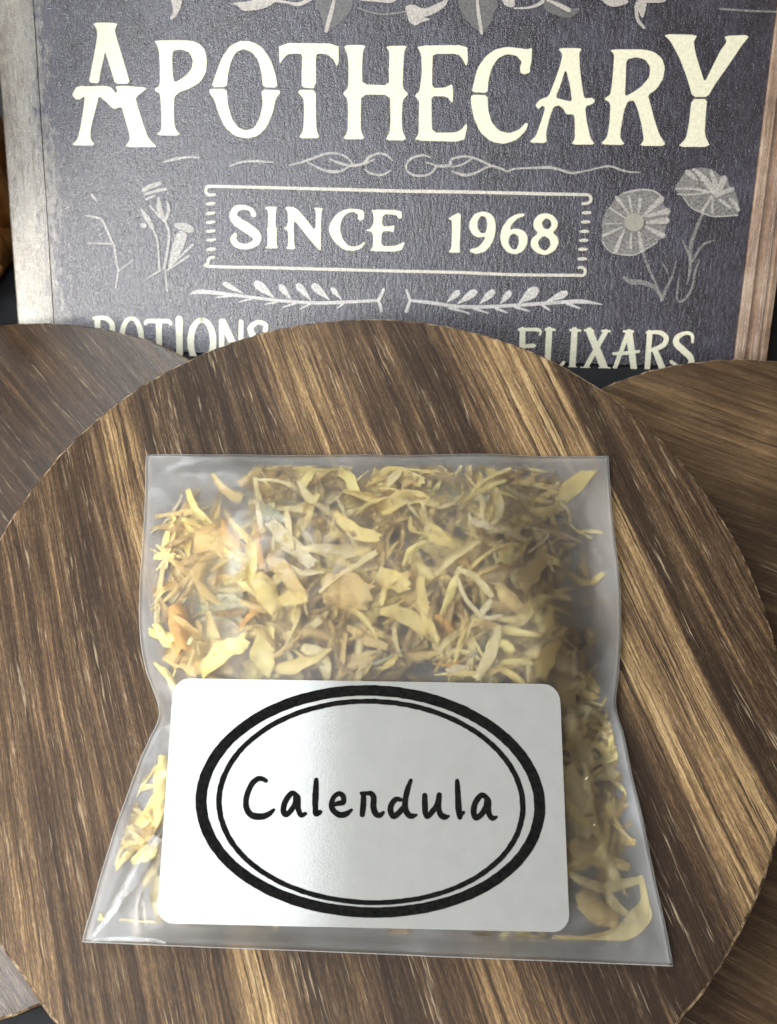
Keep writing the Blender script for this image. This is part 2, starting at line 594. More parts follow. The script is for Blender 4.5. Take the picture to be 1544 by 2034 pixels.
class Print:
    """collects polygons and brush strokes given in photograph pixels, laid on the board as one printed mark"""

    def __init__(self, to_ab):
        self.v, self.f, self.k = [], [], 0
        self.to_ab = to_ab

    def poly(self, outer, holes=(), cut=0.2):
        loops = [chaikin(outer, cut) if cut else outer] + [chaikin(h, cut) if cut else h for h in holes]
        tri = tessellate_polygon([[Vector((x, y, 0)) for x, y in l] for l in loops])
        base = len(self.v)
        lift = 0.00012 + 0.000012 * self.k
        for l in loops:
            for x, y in l:
                self.v.append(self.to_ab(x, y) + (lift,))
        pts = [p for l in loops for p in l]
        for t in tri:
            a, b, c = (pts[i] for i in t)
            cr = (b[0] - a[0]) * (c[1] - a[1]) - (b[1] - a[1]) * (c[0] - a[0])
            t = tuple(base + i for i in t)
            self.f.append(t if cr < 0 else t[::-1])
        self.k += 1

    def stroke(self, pts, n=6, cap=True):
        if len(pts) == 2:
            q = [tuple(pts[0][i] + (pts[1][i] - pts[0][i]) * t / 6 for i in range(3)) for t in range(7)]
        else:
            q = catmull(pts, n)
        lift = 0.00012 + 0.000012 * self.k
        base = len(self.v)
        m = len(q)
        L, Rr = [], []
        for i in range(m):
            a, b = q[max(0, i - 1)], q[min(m - 1, i + 1)]
            dx, dy = b[0] - a[0], b[1] - a[1]
            dl = math.hypot(dx, dy) or 1
            nx, ny = -dy / dl, dx / dl
            hw = max(0.3, q[i][2] / 2) * (1 + 0.07 * noise.noise(Vector((q[i][0] * 0.12, q[i][1] * 0.12, self.k))))
            L.append((q[i][0] + nx * hw, q[i][1] + ny * hw))
            Rr.append((q[i][0] - nx * hw, q[i][1] - ny * hw))
        for p in L + Rr:
            self.v.append(self.to_ab(*p) + (lift,))
        for i in range(m - 1):
            self.f.append((base + i, base + i + 1, base + m + i + 1, base + m + i))
        if cap:
            for end, s in ((0, -1), (m - 1, 1)):
                a, b = q[max(0, end - 1)], q[min(m - 1, end + 1)]
                ang = math.atan2((b[1] - a[1]) * s, (b[0] - a[0]) * s)
                r = max(0.3, q[end][2] / 2)
                cb = len(self.v)
                for t in range(7):
                    aa = ang - math.pi / 2 + math.pi * t / 6
                    self.v.append(self.to_ab(q[end][0] + r * math.cos(aa), q[end][1] + r * math.sin(aa)) + (lift,))
                self.f.append(tuple(range(cb + 6, cb - 1, -1)))
        self.k += 1

    def leaf(self, p0, p1, w):
        """teardrop from its stalk p0 to its round end p1"""
        q = [(p0[0] + (p1[0] - p0[0]) * t, p0[1] + (p1[1] - p0[1]) * t, w * k) for t, k in
             ((0, .15), (.3, .5), (.6, .85), (.85, 1.0), (1, .8))]
        self.stroke(q, 4)

    def build(self, name, m, parent):
        # every face turned to look out of the board
        fs = []
        for f in self.f:
            a, b, c = (Vector(self.v[i]) for i in f[:3])
            nz = (b - a).cross(c - a).z
            fs.append(f if nz > 0 else tuple(reversed(f)))
        return sign_world_obj(name, self.v, fs, m, parent)


def P():
    return Print(sign_ab)


z1, z2 = Z(0, 0, 1.9795), Z(764, 0, 1.9795)
za = Z(130, 20, 5.147)
I = Z(0, 0, 1)
letters = [
    # A
    ([(za([(280, 130), (540, 132), (508, 205), (530, 300), (570, 430), (615, 580), (665, 755), (512, 755), (480, 650), (440, 520), (408, 425),
           (390, 520), (360, 650), (345, 752), (242, 742), (270, 600), (305, 420), (330, 260), (325, 200)]), []),
      (za([(110, 795), (150, 778), (250, 782), (400, 776), (470, 790), (520, 855), (535, 830), (515, 782), (600, 776), (825, 795), (835, 805),
           (720, 895), (740, 980), (800, 1170), (850, 1310), (930, 1392), (928, 1402), (612, 1402), (665, 1330), (655, 1250), (610, 1100),
           (580, 990), (495, 1015), (420, 940), (345, 880), (330, 950), (290, 1100), (262, 1220), (260, 1320), (310, 1385), (65, 1385),
           (130, 1320), (165, 1170), (190, 1000), (205, 880), (150, 915), (110, 915), (72, 870)]), [])]),
    # P
    ([(za([(910, 312), (1280, 312), (1370, 345), (1430, 410), (1450, 520), (1440, 640), (1380, 740), (1280, 800), (1170, 840), (1115, 890),
           (1110, 1050), (1120, 1200), (1180, 1285), (930, 1280), (985, 1230), (985, 1050), (970, 850), (925, 835), (915, 805), (968, 775),
           (970, 600), (960, 420), (940, 360)]),
       [za([(1095, 440), (1120, 412), (1190, 405), (1265, 430), (1308, 510), (1295, 600), (1240, 670), (1115, 748), (1098, 640)])])]),
    # O
    ([(z1([(833, 343), (850, 290), (875, 225), (905, 182), (945, 162), (985, 163), (1030, 185), (1065, 235), (1085, 295), (1092, 345),
           (1035, 344), (1030, 290), (1015, 235), (990, 205), (960, 193), (930, 205), (910, 240), (898, 290), (893, 343)]), []),
      (z1([(825, 350), (893, 350), (897, 410), (912, 465), (935, 500), (965, 515), (1000, 505), (1022, 465), (1035, 410), (1028, 353),
           (1100, 355), (1103, 365), (1085, 390), (1075, 440), (1050, 500), (1015, 535), (975, 545), (925, 535), (885, 500), (858, 440),
           (845, 395), (825, 365)]), [])]),
    # T
    ([(z1([(1097, 170), (1332, 172), (1333, 245), (1325, 262), (1312, 235), (1290, 215), (1262, 211), (1243, 215), (1243, 348), (1187, 345),
           (1187, 290), (1190, 214), (1160, 211), (1130, 215), (1112, 235), (1100, 255)]), []),
      (z1([(1182, 353), (1243, 355), (1243, 440), (1245, 510), (1258, 544), (1175, 544), (1193, 515), (1197, 440), (1195, 390), (1172, 362)]), [])]),
    # H
    ([([(683, 90), (727, 90), (721, 104), (719.5, 135), (720, 168), (773, 170), (773, 135), (774, 104), (767, 92), (809, 91), (803, 104),
        (801, 140), (800, 175), (812, 187), (800, 199), (798, 240), (800, 262), (808, 279), (766, 279), (775, 262), (776, 230), (775, 189),
        (718, 188), (717, 230), (717, 260), (725, 277), (681, 277), (691, 262), (692, 230), (691, 198), (681, 186), (692, 175), (693, 140),
        (691, 110)], [])]),
    # E
    ([(z2([(128, 180), (325, 178), (328, 240), (322, 262), (308, 235), (290, 213), (190, 212), (188, 260), (187, 347), (240, 345), (266, 330),
           (270, 365), (268, 408), (245, 380), (185, 378), (185, 440), (187, 522), (280, 522), (305, 508), (322, 485), (325, 500), (312, 558),
           (118, 553), (135, 525), (135, 450), (137, 398), (118, 378), (137, 360), (147, 290), (145, 215)]), [])]),
    # C
    ([(z2([(343, 363), (350, 330), (365, 270), (395, 225), (435, 195), (480, 185), (530, 190), (560, 195), (580, 188), (578, 240), (572, 265),
           (572, 285), (552, 293), (535, 288), (532, 265), (540, 245), (520, 220), (480, 213), (445, 230), (420, 270), (408, 320), (405, 366)]), []),
      (z2([(340, 373), (405, 375), (407, 430), (420, 480), (450, 515), (490, 525), (530, 510), (555, 483), (565, 488), (555, 515), (520, 550),
           (470, 567), (420, 558), (375, 520), (350, 460), (340, 410)]), [])]),
    # A
    ([(z2([(682, 190), (775, 190), (765, 210), (768, 270), (775, 330), (785, 388), (815, 385), (828, 395), (820, 408), (788, 420), (795, 480),
           (810, 545), (828, 569), (735, 569), (748, 545), (748, 490), (745, 450), (715, 450), (700, 425), (685, 415), (665, 420), (650, 460),
           (635, 520), (638, 563), (567, 561), (595, 535), (615, 480), (632, 425), (620, 415), (605, 430), (592, 415), (610, 392), (645, 380),
           (665, 330), (690, 260), (700, 215)]), [z2([(712, 270), (730, 340), (737, 400), (710, 395), (672, 385), (690, 340)])])]),
    # R
    ([(z2([(885, 195), (1020, 195), (1060, 205), (1090, 230), (1102, 265), (1095, 310), (1070, 350), (1035, 375), (1045, 410), (1060, 470),
           (1080, 530), (1108, 574), (1003, 574), (1020, 550), (1010, 490), (995, 430), (980, 395), (955, 400), (940, 440), (930, 500),
           (925, 540), (945, 571), (848, 568), (875, 540), (885, 480), (888, 405), (862, 390), (888, 372), (895, 320), (900, 260), (903, 215)]),
       [z2([(950, 235), (990, 225), (1025, 235), (1045, 265), (1040, 305), (1010, 340), (975, 365), (945, 380), (948, 310)])])]),
    # Y
    ([(z2([(1097, 135), (1230, 138), (1215, 165), (1222, 210), (1240, 270), (1258, 325), (1285, 270), (1320, 200), (1345, 165), (1335, 142),
           (1437, 138), (1400, 185), (1350, 260), (1300, 330), (1270, 382), (1210, 382), (1190, 310), (1160, 230), (1125, 165)]), []),
      (z2([(1207, 390), (1268, 390), (1262, 450), (1258, 530), (1280, 578), (1152, 578), (1185, 545), (1197, 480)]), [])]),
]
for L in letters:
    p = P()
    for outer, holes in L:
        p.poly(outer, holes, 0.16)
    p.build('printed_letter', M['cream'], board)

s1, s2 = Z(400, 360, 3.676), Z(800, 360, 3.676)
p = P()
p.stroke(s1([(385, 245, 38), (365, 210, 32), (310, 190, 32), (255, 205, 48), (235, 255, 58), (270, 300, 66), (340, 345, 72), (405, 400, 66),
             (395, 450, 52), (330, 477, 38), (265, 465, 44), (235, 425, 45), (248, 392, 28)]))
p.build('printed_letter', M['cream'], board)
small = [
    (s1([(460, 187), (557, 187), (545, 215), (543, 330), (553, 345), (550, 460), (565, 490), (470, 490), (487, 465), (485, 360), (478, 345),
         (490, 335), (490, 215)]), []),
    (s1([(610, 187), (690, 190), (770, 280), (835, 370), (838, 215), (820, 193), (893, 197), (880, 215), (875, 300), (875, 505), (860, 503),
         (780, 410), (680, 280), (675, 340), (680, 460), (690, 497), (618, 495), (637, 465), (635, 360), (600, 345), (632, 325), (635, 230)]), []),
    (s1([(930, 350), (950, 290), (1000, 230), (1070, 200), (1140, 205), (1190, 215), (1190, 275), (1165, 290), (1140, 275), (1150, 245),
         (1110, 222), (1060, 235), (1025, 280), (1012, 350), (1030, 420), (1070, 470), (1120, 480), (1165, 465), (1190, 440), (1198, 450),
         (1170, 490), (1110, 510), (1040, 500), (980, 450), (945, 400)]), []),
    (s1([(1240, 207), (1465, 212), (1465, 270), (1445, 275), (1425, 245), (1325, 240), (1320, 330), (1380, 330), (1412, 320), (1405, 375),
         (1380, 365), (1318, 365), (1315, 475), (1400, 475), (1450, 460), (1490, 440), (1460, 515), (1225, 510), (1255, 485), (1255, 370),
         (1195, 362), (1240, 345), (1260, 300), (1258, 240)]), []),
    (s2([(325, 275), (425, 220), (422, 340), (415, 500), (425, 522), (330, 522), (355, 495), (360, 400), (362, 285)]), []),
    (s2([(680, 320), (670, 270), (640, 235), (590, 220), (530, 235), (490, 290), (485, 340), (510, 390), (550, 412), (605, 405), (590, 440),
         (550, 485), (495, 495), (490, 515), (540, 532), (600, 515), (650, 460), (675, 390)]),
     [s2([(575, 250), (610, 265), (620, 320), (605, 380), (570, 380), (545, 340), (548, 285)])]),
    (s2([(890, 235), (830, 240), (770, 275), (725, 340), (710, 410), (725, 470), (765, 520), (820, 535), (875, 515), (910, 460), (912, 400),
         (885, 360), (830, 345), (780, 355), (800, 310), (840, 270), (888, 255)]),
     [s2([(810, 380), (845, 400), (850, 450), (830, 500), (795, 495), (770, 450), (780, 400)])]),
    (s2([(1045, 232), (1100, 250), (1135, 300), (1125, 345), (1095, 375), (1130, 405), (1140, 450), (1110, 510), (1040, 543), (970, 520),
         (932, 470), (940, 420), (990, 380), (955, 340), (955, 290), (990, 245)]),
     [s2([(1045, 268), (1080, 285), (1088, 325), (1060, 355), (1025, 340), (1015, 300)]),
      s2([(1030, 395), (1075, 425), (1080, 470), (1045, 512), (1000, 490), (985, 440)])]),
]
for outer, holes in small:
    p = P()
    p.poly(outer, holes, 0.2)
    p.build('printed_letter', M['cream'], board)

# frame round the date
p = P()
p.stroke(s1([(98, 98, 20), (60, 100, 24), (36, 80, 22), (42, 50, 22), (75, 38, 22), (400, 45, 22), (1000, 60, 23)])[:] +
         s2([(0, 73, 24), (400, 78, 24), (1000, 92, 24), (1300, 98, 22), (1362, 105, 22), (1374, 140, 22), (1350, 160, 22), (1315, 165, 22)]))
p.stroke(s1([(95, 555, 20), (60, 565, 22), (50, 600, 22), (64, 622, 22), (500, 632, 22), (1000, 645, 22)]) +
         s2([(0, 657, 22), (400, 666, 22), (800, 682, 22), (1250, 687, 22), (1320, 685, 22), (1332, 650, 22), (1310, 630, 22), (1285, 632, 20)]))
for x, y in ((70, 165), (70, 235), (70, 300), (72, 365), (75, 430), (75, 497)):
    p.stroke(s1([(x - 28, y + 2, 16), (x, y, 24), (x + 28, y - 4, 16)]), 3)
for x, y in ((1342, 230), (1335, 297), (1325, 367), (1320, 432), (1315, 497), (1310, 567)):
    p.stroke(s2([(x - 26, y + 2, 18), (x, y, 25), (x + 26, y, 18)]), 3)
p.build('printed_border', M['cream2'], board)

# words half hidden by the discs
t1, t2 = Z(140, 600, 3.676), Z(1000, 630, 3.676)
ring = lambda f, cx, cy, rx, ry, wd: f([(cx + rx * math.sin(2 * math.pi * i / 14), cy - ry * math.cos(2 * math.pi * i / 14),
                                         wd * (0.75 + 0.4 * abs(math.sin(2 * math.pi * i / 14)))) for i in range(15)])
words = [
    [t1([(200, 122, 44), (202, 425, 40)]), t1([(172, 118, 20), (230, 114, 30), (278, 128, 34), (308, 170, 40), (296, 240, 36), (210, 270, 26)])],
    [ring(t1, 448, 275, 72, 158, 36)],
    [t1([(550, 155, 26), (570, 138, 30), (640, 140, 32), (715, 140, 30), (735, 160, 24)]), t1([(648, 142, 44), (650, 430, 42)])],
    [t1([(795, 125, 52), (800, 430, 44)])],
    [ring(t1, 962, 290, 82, 160, 42)],
    [t1([(1108, 142, 42), (1104, 440, 38)]), t1([(1115, 148, 52), (1245, 425, 50)]), t1([(1248, 145, 36), (1245, 440, 34)])],
    [t1([(1425, 205, 38), (1425, 165, 34), (1370, 148, 32), (1318, 188, 44), (1345, 260, 50), (1420, 330, 50), (1415, 400, 45), (1330, 430, 35),
         (1300, 390, 35)])],
    [t2([(140, 92, 42), (135, 370, 42)]), t2([(118, 92, 24), (200, 90, 26), (265, 96, 26), (268, 130, 12)]), t2([(145, 212, 24), (220, 208, 32)])],
    [t2([(335, 92, 46), (320, 372, 44)]), t2([(310, 90, 20), (372, 92, 20)]), t2([(320, 368, 25), (400, 364, 25), (440, 330, 22)])],
    [t2([(520, 95, 46), (503, 368, 46)]), t2([(490, 95, 18), (560, 98, 18)]), t2([(478, 368, 18), (530, 370, 18)])],
    [t2([(628, 100, 52), (735, 368, 56)]), t2([(748, 105, 36), (604, 362, 34)]), t2([(596, 96, 18), (655, 100, 18)]), t2([(700, 372, 18), (775, 374, 18)]),
     t2([(720, 100, 16), (776, 102, 16)]), t2([(568, 370, 16), (625, 370, 16)])],
    [t2([(910, 112, 32), (815, 368, 32)]), t2([(918, 112, 50), (952, 376, 46)]), t2([(805, 266, 22), (900, 262, 26), (988, 250, 20)]),
     t2([(880, 104, 18), (945, 104, 18)])],
    [t2([(1068, 112, 40), (1050, 375, 40)]), t2([(1050, 112, 22), (1140, 112, 32), (1188, 150, 38), (1165, 205, 36), (1080, 242, 26)]),
     t2([(1108, 244, 42), (1160, 372, 48)])],
    [t2([(1380, 182, 18), (1376, 130, 26), (1330, 116, 26), (1272, 145, 40), (1262, 190, 46), (1310, 240, 48), (1362, 290, 46), (1368, 340, 42),
         (1300, 370, 28), (1225, 325, 24)])],
]
for wd in words:
    p = P()
    for s in wd:
        p.stroke(s)
    p.build('printed_letter', M['cream'], board)

# sprigs under the date
g1, g2 = Z(370, 550, 3.676), Z(790, 550, 3.676)
p = P()
p.stroke(g1([(28, 126, 6), (100, 108, 32), (250, 120, 26), (450, 145, 22), (700, 175, 22), (950, 190, 24), (1150, 185, 24), (1400, 172, 20)]))
p.stroke(g1([(1405, 175, 22), (1425, 130, 24), (1442, 92, 20)]))
p.stroke(g1([(1405, 175, 20), (1420, 215, 24), (1425, 250, 20)]))
for a, b, wd in (((415, 118), (285, 52), 42), ((640, 148), (520, 52), 66), ((765, 160), (695, 72), 50), ((910, 170), (822, 66), 54),
                 ((1045, 165), (938, 68), 58), ((1135, 165), (1070, 90), 38)):
    (q0, q1) = g1([a, b])
    p.leaf(q0, q1, wd / 3.676)
for a, b in (((330, 140), (220, 150)), ((480, 160), (390, 182)), ((660, 185), (575, 200)), ((800, 195), (710, 220)), ((910, 195), (830, 238)),
             ((1150, 195), (1105, 230))):
    p.stroke(g1([(*a, 16), (*b, 8)]))
p.build('printed_sprig', M['chalk'], board)
p = P()
p.stroke(g2([(90, 172, 20), (250, 190, 25), (430, 215, 25), (650, 218, 25), (850, 208, 25), (1050, 195, 25), (1200, 185, 26), (1350, 180, 30),
             (1495, 202, 5)]))
p.stroke(g2([(92, 172, 22), (65, 100, 18)]))
p.stroke(g2([(92, 172, 20), (65, 250, 26)]))
for a, b, wd in (((360, 185), (440, 114), 48), ((440, 195), (560, 112), 58), ((600, 195), (692, 112), 54), ((750, 195), (815, 118), 50),
                 ((890, 188), (1000, 102), 82), ((1085, 182), (1222, 120), 54)):
    (q0, q1) = g2([a, b])
    p.leaf(q0, q1, wd / 3.676)
for a, b in (((380, 225), (520, 265)), ((560, 230), (660, 265)), ((720, 230), (800, 262)), ((860, 220), (960, 250)), ((1060, 208), (1110, 245)),
             ((1240, 195), (1330, 230))):
    p.stroke(g2([(*a, 24), (*b, 10)]))
p.build('printed_sprig', M['chalk'], board)

# scroll line
f1, f2 = Z(300, 280, 3.088), Z(780, 280, 2.969)
p = P()
for s in ([(80, 130, 10), (150, 112, 16), (230, 100, 14), (300, 103, 8)], [(485, 155, 8), (560, 130, 12), (650, 125, 16), (750, 132, 8)],
          [(850, 150, 8), (930, 130, 14), (1000, 105, 16), (1080, 78, 14), (1160, 82, 12), (1215, 112, 12), (1238, 145, 10)],
          [(960, 130, 6), (1050, 175, 14), (1120, 190, 20), (1180, 180, 12), (1220, 155, 12), (1300, 140, 16), (1340, 100, 18), (1400, 78, 14),
           (1450, 90, 14), (1482, 122, 8)],
          [(1100, 112, 8), (1160, 138, 16), (1240, 152, 16), (1310, 140, 14), (1370, 115, 10)], [(1310, 172, 6), (1350, 200, 14), (1420, 208, 14), (1475, 180, 8)]):
    p.stroke(f1(s))
for s in ([(225, 100, 8), (180, 85, 14), (110, 105, 14), (80, 150, 12), (100, 190, 12), (150, 207, 14), (220, 195, 12), (255, 150, 12), (200, 128, 8)],
          [(255, 150, 14), (335, 145, 20), (350, 108, 14), (430, 92, 14), (490, 105, 14), (580, 145, 14), (640, 165, 14), (680, 180, 14),
           (720, 165, 10), (850, 160, 14), (930, 158, 18), (1000, 175, 14), (1060, 190, 16), (1150, 175, 8), (1270, 150, 12), (1340, 170, 12),
           (1400, 185, 10), (1460, 185, 6)],
          [(350, 155, 8), (410, 140, 12), (470, 105, 8)], [(350, 180, 10), (420, 202, 18), (490, 190, 14), (550, 158, 14), (600, 148, 10)]):
    p.stroke(f2(s))
p.build('printed_scroll', M['chalk_mid'], board)

# poppies on the right
k = Z(1170, 320, 4.825)
p = P()
p.poly(k([(300, 310), (400, 280), (530, 270), (640, 295), (710, 360), (715, 420), (770, 480), (750, 580), (720, 720), (650, 780), (500, 870),
          (400, 905), (240, 885), (170, 840), (115, 780), (130, 680), (120, 600), (150, 500), (240, 380)]))
fl = p.build('printed_flower', M['chalk_dim'], board)
p = P()
p.k = 3
for a, b, wa, wb in (((375, 500), (268, 355), 14, 40), ((472, 500), (492, 370), 20, 38), ((412, 490), (380, 340), 14, 28), ((515, 530), (690, 365), 26, 60),
                     ((550, 530), (750, 480), 22, 56), ((560, 590), (740, 570), 26, 62), ((545, 630), (705, 715), 22, 54), ((475, 680), (510, 855), 24, 50),
                     ((402, 690), (400, 830), 14, 28), ((335, 665), (250, 870), 22, 44), ((310, 640), (135, 715), 18, 28), ((320, 600), (160, 600), 8, 12),
                     ((340, 545), (205, 455), 14, 22)):
    p.stroke(k([(*a, wa), ((a[0] + b[0]) / 2, (a[1] + b[1]) / 2, (wa + wb) * .52), (*b, wb)]), 4)
p.stroke(k([(330, 310, 14), (430, 285, 18), (540, 275, 14), (640, 300, 16), (705, 360, 12)]))
p.stroke(k([(125, 770, 10), (170, 840, 12), (240, 885, 10), (400, 903, 14), (500, 870, 12), (650, 780, 10)]))
p.build('printed_petal', M['chalk_mid'], board)
p = P()
p.k = 18
p.poly(k([(430 + 96 * math.cos(a * .45), 588 + 90 * math.sin(a * .45)) for a in range(14)]))
p.build('flower_eye', ink('eye_print', (0.36, 0.34, 0.29)), board)
p = P()
p.poly(k([(920, 100), (960, 85), (1000, 70), (1100, 62), (1200, 90), (1260, 150), (1330, 160), (1340, 230), (1400, 290), (1430, 380), (1445, 470),
          (1420, 525), (1200, 535), (1090, 500), (980, 450), (900, 350), (825, 280), (830, 240)]))
p.build('printed_flower', M['chalk_dim'], board)
p = P()
p.k = 3
for s in ([(940, 105, 45), (985, 145, 45), (1035, 185, 18)], [(1150, 300, 26), (1000, 268, 22), (830, 265, 14)], [(1140, 300, 16), (1000, 320, 18), (850, 318, 14)],
          [(1180, 330, 22), (1120, 420, 26), (1080, 495, 26)], [(1182, 350, 18), (1180, 490, 24)], [(1250, 370, 26), (1300, 410, 34), (1350, 450, 24)],
          [(1350, 365, 30), (1400, 420, 44), (1430, 470, 30)], [(1000, 80, 20), (1100, 170, 60), (1190, 290, 60)], [(1170, 100, 30), (1200, 200, 50), (1215, 290, 60)],
          [(1290, 170, 60), (1260, 240, 60), (1220, 310, 60)], [(1370, 270, 40), (1290, 300, 40), (1220, 330, 50)], [(900, 350, 10), (980, 450, 12), (1090, 500, 14), (1200, 533, 14), (1420, 520, 14)]):
    p.stroke(k(s), 4)
p.build('printed_petal', M['chalk_mid'], board)
p = P()
for s in ([(515, 870, 24), (560, 1000, 28), (640, 1180, 20), (700, 1340, 18)], [(330, 1110, 24), (400, 1155, 50), (520, 1165, 44), (640, 1220, 38), (700, 1330, 30)],
          [(835, 960, 12), (790, 1120, 18), (740, 1220, 30), (702, 1330, 24)], [(700, 970, 14), (760, 1080, 12)],
          [(1090, 500, 30), (1030, 640, 30), (980, 780, 35), (970, 900, 34), (965, 1050, 25), (940, 1180, 8)], [(895, 760, 12), (930, 840, 24), (970, 920, 28)],
          [(1210, 760, 8), (1110, 790, 22), (1040, 870, 22), (990, 960, 26)],
          [(1060, 940, 10), (1010, 1080, 24), (990, 1200, 22), (930, 1310, 24), (870, 1345, 24), (840, 1310, 20), (850, 1200, 18), (860, 1110, 12)]):
    p.stroke(k(s))
p.build('printed_stem', M['chalk_dim'], board)

# faint flowers on the left
k = Z(130, 340, 5.324)
p = P()
for s in ([(825, 205, 40), (900, 165, 50), (1000, 130, 40)], [(840, 245, 30), (950, 215, 30), (1060, 190, 35)], [(860, 300, 22), (950, 260, 22)],
          [(990, 280, 18), (1000, 400, 60), (1050, 520, 34)], [(1080, 320, 14), (1095, 420, 34), (1060, 530, 24)], [(900, 370, 18), (1010, 490, 28)],
          [(1060, 530, 24), (1100, 650, 26), (1090, 800, 26), (1050, 1030, 28)], [(810, 410, 22), (870, 500, 55), (925, 600, 38)],
          [(925, 600, 18), (975, 720, 20), (990, 880, 20), (1000, 1030, 22)], [(825, 570, 52), (842, 580, 52)], [(1180, 575, 50), (1260, 590, 90), (1330, 620, 70)],
          [(1350, 780, 30), (1100, 1020, 16)], [(1310, 900, 24), (1080, 1050, 18)], [(860, 1140, 10), (1010, 1050, 24)]):
    p.stroke(k(s))
p.build('printed_flower', M['chalk_mid'], board)
p = P()
p.stroke(k([(1230, 690, 120), (1180, 830, 110), (1110, 1000, 30)]))
p.stroke(k([(1060, 1050, 14), (1080, 1270, 20)]))
for s in ([(220, 470, 14), (330, 490, 22), (400, 530, 24), (480, 710, 20), (520, 800, 22), (545, 970, 20), (560, 1060, 20), (535, 1240, 16)],
          [(230, 760, 10), (500, 770, 18)], [(560, 1060, 14), (720, 940, 14)], [(285, 255, 30), (335, 315, 18)]):
    p.stroke(k(s))
p.build('printed_stem', M['chalk_mid'], board)

# roses cut by the top of the picture
k1, k2 = Z(300, 0, 2.969), Z(780, 0, 2.859)
for poly in (k1([(960, 45), (1000, -60), (1100, -120), (1195, -50), (1190, 50), (1125, 130), (1035, 192), (1010, 130), (1000, 70)]),
             k2([(370, -20), (450, -120), (560, -60), (605, 30), (575, 70), (560, 130), (508, 196), (440, 140), (378, 50)]),
             k2([(850, -20), (920, -10), (1000, 50), (1075, 48), (1020, 102), (960, 100), (860, 60)])):
    lp = P()
    lp.poly(poly)
    lp.build('printed_leaf', M['leaf_grey'], board)
p = P()
p.k = 5
p.poly(k1([(105, -60), (200, -70), (178, 50), (150, 100), (120, 122), (115, 105), (135, 70), (130, 40)]))
p.poly(k1([(470, 20), (600, 8), (700, -40), (760, -10), (740, 8), (700, 40), (640, 60), (540, 68), (520, 40)]))
p.stroke(k1([(740, 5, 24), (800, 15, 14), (870, 28, 22), (945, -5, 24)]))
p.stroke(k1([(1085, -10, 14), (1060, 90, 26), (1035, 185, 22)]))
p.stroke(k1([(1245, -3, 22), (1330, -2, 30), (1410, 10, 20), (1450, -10, 20)]))
p.poly(k2([(70, 40), (110, 25), (180, 55), (240, 30), (320, -10), (300, 40), (230, 85), (170, 100), (225, 112), (160, 130), (130, 150), (95, 130), (80, 80)]))
p.stroke(k2([(480, -5, 14), (488, 80, 20), (505, 190, 18)]))
p.poly(k2([(612, -10), (690, -20), (695, 46), (640, 40)]))
p.stroke(k2([(690, 50, 8), (780, 45, 14), (850, 12, 22), (830, -30, 30)]))
p.stroke(k2([(880, 5, 14), (950, 35, 22), (1000, 60, 26)]))
p.poly(k2([(1180, -5), (1290, -30), (1350, 18), (1260, 45), (1210, 30)]))
p.poly(k2([(1370, 10), (1445, 10), (1425, 100), (1410, 104), (1392, 60)]))
p.stroke(k2([(1382, 40, 20), (1388, 110, 20), (1425, 160, 16)]))
p.poly(k2([(1290, -60), (1500, -90), (1560, -10), (1540, 20), (1400, 20)]))
p.build('printed_rose', M['rose'], board)
for st in (k1([(1215, 45, 6), (1350, 85, 10), (1500, 70, 8)]), I([(1430, 18, 4), (1490, 22, 4), (1543, 24, 4)])):
    p = P()
    p.stroke(st)
    p.build('printed_tendril', M['chalk_dim'], board)

# ------------------------------------------------------------------ cane basket at the far left, behind the sign
bc = Vector((-0.1255, 0.137, 0))
basket = empty('cane_basket', bc)
tag(basket, 'varnished brown cane basket peeking out left of the sign', 'basket')


def tube(name, pts, r, m, parent, nseg=8, closed=False):
    verts, faces = [], []
    n = len(pts)
    for i, p in enumerate(pts):
        p = Vector(p)
        a = Vector(pts[(i - 1) % n if closed else max(0, i - 1)])
        b = Vector(pts[(i + 1) % n if closed else min(n - 1, i + 1)])
        t = (b - a).normalized()
        u = t.orthogonal().normalized() if abs(t.z) > 0.95 else t.cross(Vector((0, 0, 1))).normalized()
        v = t.cross(u)
        for s in range(nseg):
            an = 2 * math.pi * s / nseg
            verts.append(tuple(p + u * r * math.cos(an) + v * r * math.sin(an)))
    rng = n if closed else n - 1
    for i in range(rng):
        j = (i + 1) % n
        for s in range(nseg):
            s2 = (s + 1) % nseg
            faces.append((i * nseg + s, j * nseg + s, j * nseg + s2, i * nseg + s2))
    if not closed:
        faces.append(tuple(range(nseg)))
        faces.append(tuple(range((n - 1) * nseg, n * nseg))[::-1])
    return mesh_obj(name, verts, faces, m, parent, True)


for i in range(26):
    a = 2 * math.pi * i / 26
    pts = []
    for s in range(13):
        t = s / 12
        rr = 0.0385 + 0.003 * math.sin(math.pi * min(1, t * 0.9 + 0.05))
        pts.append((bc.x + rr * math.cos(a), bc.y + rr * math.sin(a), 0.003 + 0.085 * t))
    tube('cane', pts, 0.0034, M['cane'], basket)
for z, rr in ((0.0034, 0.0385), (0.047, 0.0380), (0.0885, 0.0390)):
    tube('hoop', [(bc.x + rr * math.cos(2 * math.pi * i / 40), bc.y + rr * math.sin(2 * math.pi * i / 40), z) for i in range(40)], 0.0032,
         M['cane'], basket, closed=True)

